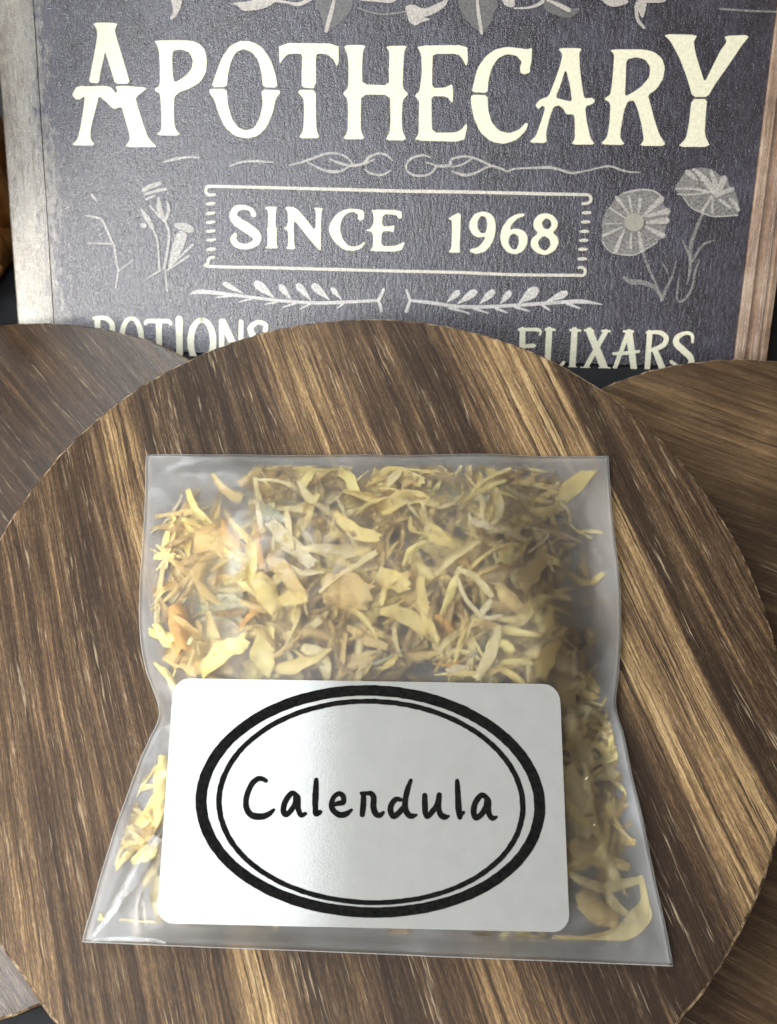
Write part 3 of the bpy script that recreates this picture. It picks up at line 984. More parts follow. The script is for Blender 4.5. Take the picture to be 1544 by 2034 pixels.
# ------------------------------------------------------------------ bag geometry
ZB = DISC_Z + 0.0003
EDGE_Z = DISC_Z + 0.0009
LEFT = [(165, 1870), (200, 1750), (222, 1680), (250, 1595), (280, 1505), (300, 1462), (314, 1438), (318, 1412), (308, 1375), (293, 1335), (282, 1285), (277, 1230),
        (279, 1150), (284, 1080), (289, 990), (293, 907)]
RIGHT = [(1335, 1918), (1318, 1830), (1300, 1755), (1275, 1640), (1250, 1530), (1234, 1455), (1221, 1405), (1227, 1340), (1232, 1260), (1226, 1140),
         (1215, 1040), (1208, 907)]
cb = [at_z(165, 1870, EDGE_Z), at_z(1335, 1918, EDGE_Z), at_z(1208, 907, EDGE_Z), at_z(293, 907, EDGE_Z)]


def lin(x, a, b):
    return a.y + (b.y - a.y) * (x - a.x) / (b.x - a.x)


def ybot(x):
    return lin(x, cb[0], cb[1])


def ytop(x):
    return lin(x, cb[3], cb[2])


def vof(x, y):
    b, t = ybot(x), ytop(x)
    return (y - b) / (t - b)


def edge_table(pts):
    out = []
    for q in pts:
        p = at_z(*q, EDGE_Z)
        out.append((max(0.0, min(1.0, vof(p.x, p.y))), p.x))
    out.sort()
    out[0] = (0.0, out[0][1])
    out[-1] = (1.0, out[-1][1])
    return out


ET_L, ET_R = edge_table(LEFT), edge_table(RIGHT)


def interp(tab, v, smooth=True):
    if v <= tab[0][0]:
        return tab[0][1]
    for i in range(len(tab) - 1):
        (a, x), (b, y) = tab[i], tab[i + 1]
        if v <= b:
            t = (v - a) / max(1e-9, b - a)
            p = tab[max(0, i - 1)][1]
            q = tab[min(len(tab) - 1, i + 2)][1]
            if not smooth:
                return x + (y - x) * t
            m0, m1 = (y - p) * 0.5, (q - x) * 0.5
            return (2 * t ** 3 - 3 * t ** 2 + 1) * x + (t ** 3 - 2 * t ** 2 + t) * m0 + (-2 * t ** 3 + 3 * t ** 2) * y + (t ** 3 - t ** 2) * m1
    return tab[-1][1]


A_TAB = [(0, 0.0), (0.03, 2.4), (0.07, 4.4), (0.15, 5.8), (0.3, 7.4), (0.45, 8.9), (0.58, 9.8), (0.70, 9.2), (0.82, 7.0), (0.92, 3.6), (1.0, 0.0)]


def Aprof(v):
    return 0.001 * interp(A_TAB, v)


def label_bend(u):
    """stiff paper bowed over the filling: falls away to both sides"""
    return 1 - 0.03 * u * u - 0.20 * max(0.0, -u - 0.02) ** 2


def Bprof(u, v=0.3):
    a = abs(u)
    k = label_bend(u)
    st = 0.56
    if u > 0:                       # the filling has slid to the left above the label
        st -= 0.20 * max(0.0, min(1.0, (v - 0.58) / 0.14))
    if a < st:
        return k
    t = min(1.0, (a - st) / (1 - st))
    return k * 0.5 * (1 + math.cos(math.pi * t))


def uv_of(x, y):
    v = max(0.0, min(1.0, vof(x, y)))
    l, r = interp(ET_L, v), interp(ET_R, v)
    return max(-1.0, min(1.0, 2 * (x - l) / (r - l) - 1)), v


RIDGES = []


def ridge(p0, p1, amp, wid, end=1.0):
    RIDGES.append((at_z(*p0, DISC_Z + 0.003).xy, at_z(*p1, DISC_Z + 0.003).xy, amp, wid))


ridge((182, 1866), (318, 1655), 0.0022, 0.0012)
ridge((290, 1868), (283, 1770), 0.0006, 0.0006)
ridge((342, 1872), (330, 1800), 0.0005, 0.0005)
ridge((240, 1870), (330, 1850), 0.0005, 0.0007)
ridge((310, 1425), (342, 1500), 0.0011, 0.0012)
ridge((262, 1560), (330, 1520), 0.0007, 0.0011)
ridge((300, 1395), (345, 1380), -0.0008, 0.0014)
ridge((1222, 1405), (1130, 1440), 0.0010, 0.0015)
ridge((1226, 1430), (1150, 1500), -0.0007, 0.0014)
ridge((1215, 1380), (1120, 1330), 0.0006, 0.0016)
ridge((293, 940), (560, 925), 0.0007, 0.0016)


def front_h(x, y):
    """height of the front film above the disc, smooth shape plus creases"""
    u, v = uv_of(x, y)
    h = Aprof(v) * Bprof(u, v)
    lab = 1.0
    if abs(u) < 0.80 and 0.06 < v < 0.60:
        lab = 0.0
    edge = min(1.0, (1 - abs(u)) * 7) * min(1.0, v * 12) * min(1.0, (1 - v) * 12)
    if lab:
        q = Vector((x * 1000, y * 1000, 0))
        wr = 0.35 if v > 0.55 else 1.0
        h += wr * edge * (0.00060 * noise.noise(q * 0.16) + 0.00030 * noise.noise(q * 0.42 + Vector((5, 0, 0))) + 0.00010 * noise.noise(q * 1.1))
    for a, b, amp, wid in RIDGES:
        p = Vector((x, y))
        d = b - a
        t = max(-0.15, min(1.15, (p - a).dot(d) / d.length_squared))
        dist = (p - (a + d * t)).length
        if dist < 4 * wid:
            h += amp * max(0.0, math.sin(math.pi * min(1, max(0, (t + 0.1) / 1.2)))) ** 0.5 * math.exp(-(dist / wid) ** 2) * max(0.25, edge)
    return max(h, 0.0)


def edge_lift(x, y):
    u, v = uv_of(x, y)
    e = max(0.0, 1 - (1 - abs(u)) * 9, 1 - v * 11, 1 - (1 - v) * 9)
    q = Vector((x * 1000, y * 1000, 3.0))
    return 0.0011 * e * max(0.0, 0.45 + 1.3 * noise.noise(q * 0.055) + 0.25 * noise.noise(q * 0.2))


def film_z(x, y):
    return EDGE_Z + front_h(x, y) + edge_lift(x, y)


def hit_surface(px, py, fn, it=14):
    z = DISC_Z + 0.004
    p = at_z(px, py, z)
    for _ in range(it):
        z = 0.5 * z + 0.5 * fn(p.x, p.y)
        p = at_z(px, py, z)
    return p


# ------------------------------------------------------------------ film material
def film_mat(name, milk_f, blur_f, rough):
    g = NT(name)
    tc = g.n('ShaderNodeTexCoord').outputs['Object']
    v1 = g.scale(tc, (1000, 1000, 1000))
    nb = g.noise(v1, 0.55, 3.0, 0.5)
    nrm = g.bump(nb, 0.10, 0.0006)
    rf = g.n('ShaderNodeBsdfRefraction')
    rf.inputs['Color'].default_value = (0.97, 0.965, 0.955, 1)
    rf.inputs['IOR'].default_value = 1.30
    rf.inputs['Roughness'].default_value = 0.62
    tr = g.n('ShaderNodeBsdfTransparent')
    df = g.n('ShaderNodeBsdfDiffuse')
    df.inputs['Color'].default_value = (0.88, 0.88, 0.87, 1)
    tl = g.n('ShaderNodeBsdfTranslucent')
    tl.inputs['Color'].default_value = (0.88, 0.88, 0.87, 1)
    gl = g.n('ShaderNodeBsdfGlossy')
    gl.inputs['Roughness'].default_value = rough
    g.set(gl.inputs['Normal'], nrm)

    def mix(f, a, b):
        m = g.n('ShaderNodeMixShader')
        g.set(m.inputs[0], f)
        g.t.links.new(a, m.inputs[1])
        g.t.links.new(b, m.inputs[2])
        return m.outputs[0]
    clear = mix(blur_f, tr.outputs[0], rf.outputs[0])
    milk = mix(0.5, df.outputs[0], tl.outputs[0])
    cloud = g.noise(v1, 0.11, 3.0, 0.55)
    body = mix(g.mapr(cloud, 0.3, 0.7, milk_f * 0.75, milk_f * 1.25), clear, milk)
    fr = g.n('ShaderNodeFresnel')
    fr.inputs[0].default_value = 1.42
    return g.finish(mix(fr.outputs[0], body, gl.outputs[0]))


M['film'] = film_mat('frosted_film_front', 0.10, 0.40, 0.28)
M['film_back'] = film_mat('frosted_film_back', 0.42, 0.5, 0.35)
g = NT('film_seam')
m1 = g.n('ShaderNodeMixShader')
m1.inputs[0].default_value = 0.28
g.t.links.new(g.n('ShaderNodeBsdfTransparent').outputs[0], m1.inputs[1])
g.t.links.new(g.bsdf((0.82, 0.82, 0.80), 0.3).outputs[0], m1.inputs[2])
M['seam'] = g.finish(m1.outputs[0])

bag_root = empty('herb_bag', (cb[0] + cb[2]) / 2)
bag_root.location.z = DISC_Z
tag(bag_root, 'frosted clear plastic bag of dried petals with white Calendula label', 'bag')

NU, NV = 150, 150
verts, faces = [], []


def grid_xy(i, j):
    v = i / NV
    u = -1 + 2 * j / NU
    l, r = interp(ET_L, v), interp(ET_R, v)
    x = l + (r - l) * (u + 1) / 2
    y = ybot(x) + v * (ytop(x) - ybot(x))
    return x, y


for i in range(NV + 1):
    for j in range(NU + 1):
        x, y = grid_xy(i, j)
        verts.append((x, y, film_z(x, y)))
nf = len(verts)
for i in range(NV + 1):
    for j in range(NU + 1):
        x, y = grid_xy(i, j)
        verts.append((x, y, ZB + 0.00025 + edge_lift(x, y)))
idx = lambda i, j: i * (NU + 1) + j
for i in range(NV):
    for j in range(NU):
        faces.append((idx(i, j), idx(i, j + 1), idx(i + 1, j + 1), idx(i + 1, j)))
        faces.append((nf + idx(i + 1, j), nf + idx(i + 1, j + 1), nf + idx(i, j + 1), nf + idx(i, j)))
bd = [idx(0, j) for j in range(NU)] + [idx(i, NU) for i in range(NV)] + [idx(NV, j) for j in range(NU, 0, -1)] + [idx(i, 0) for i in range(NV, 0, -1)]
for a, b in zip(bd, bd[1:] + bd[:1]):
    faces.append((a, nf + a, nf + b, b))
film = mesh_obj('film', verts, faces, M['film'], bag_root, True)
film.data.materials.append(M['film_back'])
for pl in film.data.polygons:
    if all(k >= nf for k in pl.vertices):
        pl.material_index = 1
rim = [Vector(verts[a]) for a in bd]
tube('edge_seam', [tuple(p + Vector((0, 0, -0.00012))) for p in rim], 0.00011, M['seam'], bag_root, 6, closed=True)

# pale strips laid on the film folds, painting their glare
def glare_streak(pts, name='glare_streak'):
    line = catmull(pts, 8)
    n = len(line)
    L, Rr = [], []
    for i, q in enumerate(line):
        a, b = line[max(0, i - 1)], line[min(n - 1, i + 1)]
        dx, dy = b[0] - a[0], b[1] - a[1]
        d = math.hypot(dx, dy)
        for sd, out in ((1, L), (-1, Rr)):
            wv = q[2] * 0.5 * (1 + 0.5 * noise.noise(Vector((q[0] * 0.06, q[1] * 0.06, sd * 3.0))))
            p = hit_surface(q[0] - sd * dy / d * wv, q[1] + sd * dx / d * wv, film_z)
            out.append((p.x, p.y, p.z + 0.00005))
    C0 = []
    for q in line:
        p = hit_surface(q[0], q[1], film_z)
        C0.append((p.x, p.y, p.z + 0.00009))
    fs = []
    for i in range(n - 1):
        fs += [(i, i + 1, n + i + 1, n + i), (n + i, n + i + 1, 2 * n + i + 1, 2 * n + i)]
    return mesh_obj(name, L + C0 + Rr, fs, M['fold'], bag_root, True)  # 'fold' holds the white tint that paints the glare


g = NT('fold_glare')
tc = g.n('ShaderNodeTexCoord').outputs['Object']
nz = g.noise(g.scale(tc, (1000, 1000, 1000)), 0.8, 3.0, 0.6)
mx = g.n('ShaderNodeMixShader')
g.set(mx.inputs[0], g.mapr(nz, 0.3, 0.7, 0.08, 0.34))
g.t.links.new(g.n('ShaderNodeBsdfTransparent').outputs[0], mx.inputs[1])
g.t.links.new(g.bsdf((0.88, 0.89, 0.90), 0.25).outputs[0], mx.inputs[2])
M['fold'] = g.finish(mx.outputs[0])  # white tint stands in for glare along the fold
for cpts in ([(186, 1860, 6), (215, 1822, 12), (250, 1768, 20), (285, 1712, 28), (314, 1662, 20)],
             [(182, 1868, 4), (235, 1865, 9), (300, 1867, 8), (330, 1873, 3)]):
    glare_streak(cpts)

# ------------------------------------------------------------------ label
g = NT('label_paper')
tc = g.n('ShaderNodeTexCoord').outputs['Object']
v1 = g.scale(tc, (1000, 1000, 1000))
nz = g.noise(v1, 0.35, 3.0)
fb = g.noise(v1, 4.0, 3.0)
col = g.mixc(g.mapr(nz, 0.3, 0.7, 0.0, 1.0), (0.262, 0.263, 0.250), (0.284, 0.284, 0.270))
M['paper'] = g.finish(g.bsdf(col, 0.13, g.bump(fb, 0.06, 0.0002), 1.0).outputs[0])
g = NT('label_ink')
tc = g.n('ShaderNodeTexCoord').outputs['Object']
nz = g.noise(g.scale(tc, (1000, 1000, 1000)), 1.5, 3.0)
M['ink'] = g.finish(g.bsdf(g.mixc(g.mapr(nz, 0.3, 0.7, 0.0, 1.0), (0.004, 0.0045, 0.005), (0.012, 0.011, 0.010)), 0.7, None, 0.0).outputs[0])


def label_z(x, y):
    v = max(0.0, min(1.0, vof(x, y)))
    l, r = interp(ET_L, 0.3), interp(ET_R, 0.3)
    u = 2 * (x - l) / (r - l) - 1
    # straight in its length so that it reads as a stiff sticker
    lo, hi = Aprof(0.075), Aprof(0.56)
    h = lo + (hi - lo) * (v - 0.075) / 0.485
    h += 0.0006 * math.sin(math.pi * max(0, min(1, (v - 0.05) / 0.52)))
    return EDGE_Z + h * label_bend(u) + 0.0006


LC = [(345, 1347), (1112, 1359), (1132, 1852), (311, 1834)]      # TL TR BR BL


def label_px(s, t):
    a = (LC[0][0] + (LC[1][0] - LC[0][0]) * s, LC[0][1] + (LC[1][1] - LC[0][1]) * s)
    b = (LC[3][0] + (LC[2][0] - LC[3][0]) * s, LC[3][1] + (LC[2][1] - LC[3][1]) * s)
    return a[0] + (b[0] - a[0]) * t, a[1] + (b[1] - a[1]) * t


NS, NT_ = 64, 40
rs, rt = 0.042, 0.072
gv = []
for i in range(NT_ + 1):
    t = i / NT_
    # row inset for the rounded corners
    e = 0.0
    dt = min(t, 1 - t)
    if dt < rt:
        e = rs * (1 - math.sqrt(max(0.0, 1 - ((rt - dt) / rt) ** 2)))
    for j in range(NS + 1):
        s = e + (1 - 2 * e) * j / NS
        gv.append(hit_surface(*label_px(s, t), label_z))
# finer rows near the rounded ends
rows = sorted(set([i / NT_ for i in range(NT_ + 1)] + [rt * q for q in (0.02, .06, .12, .2, .3, .42, .56, .75)] + [1 - rt * q for q in (0.02, .06, .12, .2, .3, .42, .56, .75)]))
gv = []
for t in rows:
    dt = min(t, 1 - t)
    e = rs * (1 - math.sqrt(max(0.0, 1 - ((rt - dt) / rt) ** 2))) if dt < rt else 0.0
    for j in range(NS + 1):
        gv.append(hit_surface(*label_px(e + (1 - 2 * e) * j / NS, t), label_z))
nr = len(rows)
lv = [tuple(p) for p in gv] + [tuple(p - Vector((0, 0, 0.00012))) for p in gv]
nl = len(gv)
lf = []
li = lambda i, j: i * (NS + 1) + j
for i in range(nr - 1):
    for j in range(NS):
        lf.append((li(i + 1, j), li(i + 1, j + 1), li(i, j + 1), li(i, j)))
        lf.append((nl + li(i, j), nl + li(i, j + 1), nl + li(i + 1, j + 1), nl + li(i + 1, j)))
bd = [li(0, j) for j in range(NS)] + [li(i, NS) for i in range(nr - 1)] + [li(nr - 1, j) for j in range(NS, 0, -1)] + [li(i, 0) for i in range(nr - 1, 0, -1)]
n0 = len(lv)
for q in bd:
    lv += [lv[q], lv[nl + q]]
for q in range(len(bd)):
    a, b = n0 + 2 * q, n0 + 2 * ((q + 1) % len(bd))
    lf.append((a, b, b + 1, a + 1))
label = mesh_obj('paper_label', lv, lf, M['paper'], bag_root, False)
label['label'] = 'white sticker with a black double oval and handwritten Calendula'
for pl in label.data.polygons:
    pl.use_smooth = abs(pl.normal.z) > 0.5


class LabelPrint(Print):
    def build(self, name, m, parent):
        vs = []
        for x, y, l in self.v:
            p = hit_surface(x, y, label_z, 12)
            vs.append((p.x, p.y, p.z + 0.00006 + (l - 0.00012) * 0.4))
        fs = []
        for f in self.f:
            a, b, c = (Vector(vs[i]) for i in f[:3])
            fs.append(f if (b - a).cross(c - a).z > 0 else tuple(reversed(f)))
        return mesh_obj(name, vs, fs, m, parent)


def oval(cx, cy, rx, ry, wx, wy, tilt, n=220):
    p = LabelPrint(lambda x, y: (x, y))
    base_o, base_i = [], []
    for i in range(n):
        a = 2 * math.pi * i / n
        jit = 0.9 * noise.noise(Vector((math.cos(a) * 30, math.sin(a) * 30, cx * 0.01)))
        jt2 = 0.9 * noise.noise(Vector((math.cos(a) * 30, math.sin(a) * 30, 7 + cx * 0.01)))
        persp = 1 + 0.025 * math.sin(a)
        c, s = math.cos(a), math.sin(a)
        for (ax, ay, j, out) in ((rx, ry, jit, base_o), (rx - wx, ry - wy, jt2, base_i)):
            x, y = (ax + j) * c * persp, (ay + j) * s
            out.append((cx + x, cy + y + tilt * x))
    for i in range(n):
        p.v += [base_o[i] + (0.00012,), base_i[i] + (0.00012,)]
    for i in range(n):
        j = (i + 1) % n
        p.f.append((2 * i, 2 * j, 2 * j + 1, 2 * i + 1))
    return p


oval(736, 1592, 347, 231, 22, 21, 0.016).build('outer_oval', M['ink'], label)
oval(737, 1593, 307, 205, 11, 10, 0.016).build('inner_oval', M['ink'], label)
c1, c2 = Z(470, 1530, 5.718), Z(730, 1530, 5.718)
hand = [
    [c1([(335, 120, 48), (290, 98, 56), (240, 100, 62), (180, 150, 64), (130, 250, 64), (108, 350, 62), (118, 440, 68), (165, 505, 72), (230, 526, 80),
         (310, 522, 72), (375, 492, 62), (425, 448, 34)])],
    [c1([(660, 262, 50), (625, 262, 60), (575, 320, 64), (540, 395, 64), (535, 470, 66), (565, 505, 62), (620, 455, 62), (665, 375, 58), (668, 300, 52)]),
     c1([(640, 258, 50), (695, 310, 64), (698, 400, 62), (705, 455, 62), (735, 510, 58), (780, 495, 46)])],
    [c1([(905, 108, 50), (903, 180, 66), (897, 300, 72), (895, 420, 66), (905, 495, 66), (950, 475, 52)])],
    [c1([(1100, 392, 44), (1165, 375, 60), (1212, 365, 60), (1212, 300, 60), (1170, 265, 56), (1110, 300, 56), (1080, 375, 62), (1095, 450, 66),
         (1165, 505, 70), (1240, 498, 66), (1305, 452, 36)])],
    [c1([(1442, 285, 60), (1440, 380, 66), (1428, 505, 60)]),
     c1([(1418, 262, 40), (1500, 262, 50)]) + c2([(40, 262, 56), (70, 310, 66), (68, 420, 70), (95, 495, 66), (140, 512, 62), (178, 482, 40)])],
    [c2([(375, 335, 50), (325, 330, 60), (275, 385, 66), (262, 460, 66), (295, 522, 68), (350, 490, 66), (400, 430, 60)]),
     c2([(492, 115, 42), (455, 220, 64), (430, 340, 64), (430, 440, 70), (470, 510, 66), (515, 520, 60), (555, 508, 30)])],
    [c2([(650, 285, 58), (652, 380, 68), (658, 480, 66), (682, 530, 54), (740, 465, 66), (790, 390, 60), (815, 280, 60)]),
     c2([(815, 290, 60), (808, 420, 60), (832, 505, 66), (880, 530, 70), (922, 522, 30)])],
    [c2([(1018, 120, 46), (1022, 180, 60), (1028, 300, 66), (1036, 450, 74), (1050, 535, 56)]), c2([(1050, 520, 50), (1090, 480, 40)])],
    [c2([(1340, 298, 56), (1290, 285, 62), (1225, 370, 66), (1205, 470, 66), (1230, 540, 64), (1290, 505, 66), (1345, 420, 66), (1355, 340, 60)]),
     c2([(1320, 285, 52), (1372, 345, 62), (1372, 440, 66), (1385, 505, 62), (1420, 545, 60), (1462, 532, 36)])],
]
for strokes in hand:
    p = LabelPrint(lambda x, y: (x, y))
    for s in strokes:
        p.stroke(s, 6)
    p.build('handwritten_letter', M['ink'], label)

# ------------------------------------------------------------------ dried petals
def petal_mat(name, c0, c1, trans=0.2):
    g = NT(name)
    uv = g.n('ShaderNodeTexCoord').outputs['UV']
    ob = g.n('ShaderNodeTexCoord').outputs['Object']
    v1 = g.scale(ob, (1000, 1000, 1000))
    vein = g.noise(g.scale(uv, (16, 1.2, 1)), 1.0, 3.0, 0.6)
    blot = g.noise(v1, 0.5, 3.0)
    col = g.mixc(g.mapr(g.math('ADD', g.math('MULTIPLY', vein, 0.5), g.math('MULTIPLY', blot, 0.5)), 0.33, 0.67, 0.0, 1.0), c0, c1)
    nrm = g.bump(vein, 0.5, 0.0003)
    b = g.bsdf(col, 0.6, nrm, 0.3)
    t = g.n('ShaderNodeBsdfTranslucent')
    g.set(t.inputs['Color'], col)
    mx = g.n('ShaderNodeMixShader')
    mx.inputs[0].default_value = trans
    g.t.links.new(b.outputs[0], mx.inputs[1])
    g.t.links.new(t.outputs[0], mx.inputs[2])
    return g.finish(mx.outputs[0])


PM = {
    'y': petal_mat('petal_yellow', (0.88, 0.66, 0.19), (0.98, 0.86, 0.42)),
    'b': petal_mat('petal_bright', (0.95, 0.78, 0.23), (0.99, 0.91, 0.48)),
    's': petal_mat('petal_straw', (0.82, 0.66, 0.30), (0.95, 0.85, 0.51)),
    't': petal_mat('petal_tan', (0.66, 0.46, 0.16), (0.87, 0.69, 0.33)),
    'c': petal_mat('petal_crumbs', (0.32, 0.21, 0.09), (0.68, 0.50, 0.22)),
    'o': petal_mat('petal_orange', (0.64, 0.33, 0.08), (0.84, 0.54, 0.18)),
    'g': petal_mat('petal_green', (0.34, 0.33, 0.19), (0.62, 0.60, 0.42)),
    'w': petal_mat('petal_cream', (0.76, 0.64, 0.38), (0.92, 0.82, 0.55)),
    'd': petal_mat('petal_brown', (0.14, 0.085, 0.05), (0.28, 0.18, 0.11), 0.15),
    'm': petal_mat('seed_grey', (0.34, 0.29, 0.19), (0.60, 0.53, 0.37), 0.1),
}


def lim(p, gap=0.00012):
    u, v = uv_of(p.x, p.y)
    vv = max(0.035, min(0.965, vof(p.x, p.y)))
    l, r = interp(ET_L, vv), interp(ET_R, vv)
    x = max(l + 0.0013, min(r - 0.0013, p.x))
    y = ybot(x) + vv * (ytop(x) - ybot(x))
    p = Vector((x, y, p.z))
    zmax = film_z(p.x, p.y) - gap
    zmin = ZB + 0.0005 + edge_lift(p.x, p.y)
    return Vector((p.x, p.y, max(min(zmin, zmax), min(zmax, p.z))))


def petal_mesh(cs, ws, curl, roll, rng, notch=True, along=18, across=5):
    """cs: centre line in space, ws: half widths; a channelled strip with a toothed tip"""
    line = catmull([tuple(c) + (wv,) for c, wv in zip(cs, ws)], max(2, along // max(1, len(cs) - 1)))
    n = len(line)
    vs, uvs = [], []
    ph = rng.random() * 6
    for i, q in enumerate(line):
        c = Vector(q[:3])
        a, b = Vector(line[max(0, i - 1)][:3]), Vector(line[min(n - 1, i + 1)][:3])
        t = (b - a).normalized()
        side = t.cross(Vector((0, 0, 1)))
        side = side.normalized() if side.length > 1e-4 else Vector((1, 0, 0))
        up = side.cross(t).normalized()
        s = i / (n - 1)
        r = roll[0] + (roll[1] - roll[0]) * s
        sd = side * math.cos(r) + up * math.sin(r)
        nn = up * math.cos(r) - side * math.sin(r)
        for k in range(across):
            e = -1 + 2 * k / (across - 1)
            hw = q[3]
            ruf = 0.14 * hw * math.sin(9 * s + 2.5 * e + ph) + 0.10 * hw * math.sin(23 * s - 3 * e + ph * 2)
            p = c + sd * hw * e * (1 + 0.10 * math.sin(14 * s + ph + e)) + nn * (curl * hw * (e * e - 0.4) + ruf)
            if notch and i == n - 1:
                p += t * hw * (0.35 if k % 2 == 0 else -0.15)
            vs.append(p)
            uvs.append((k / (across - 1), s))
    fs = []
    for i in range(n - 1):
        for k in range(across - 1):
            fs.append((i * across + k, i * across + k + 1, (i + 1) * across + k + 1, (i + 1) * across + k))
    return vs, fs, uvs


GROUP = 'dried petals in the bag'
rng = random.Random(5)


def hero(px, widths, frac, mat, label, curl=0.5, roll=(0.2, 0.5), gap=0.0001, name='dried_petal', notch=True):
    """a petal that shows: pixel course, widths in pixels, frac = how close to the film it lies"""
    cs, ws = [], []
    for i, q in enumerate(px):
        fr = frac[i] if isinstance(frac, (list, tuple)) else frac
        p = hit_surface(q[0], q[1], lambda x, y: ZB + 0.0006 + (film_z(x, y) - ZB - 0.0008) * fr)
        cs.append(p)
        wd = widths[i] if isinstance(widths, (list, tuple)) else widths
        ws.append(0.50 * wd * (p - CAM).length / FPX)
    vs, fs, uvs = petal_mesh(cs, ws, curl, roll, rng, notch)
    vs = [lim(v, gap) for v in vs]
    o = mesh_obj(name, vs, fs, PM[mat], None, True, uvs=uvs)
    return tag(o, label, 'petal', GROUP)


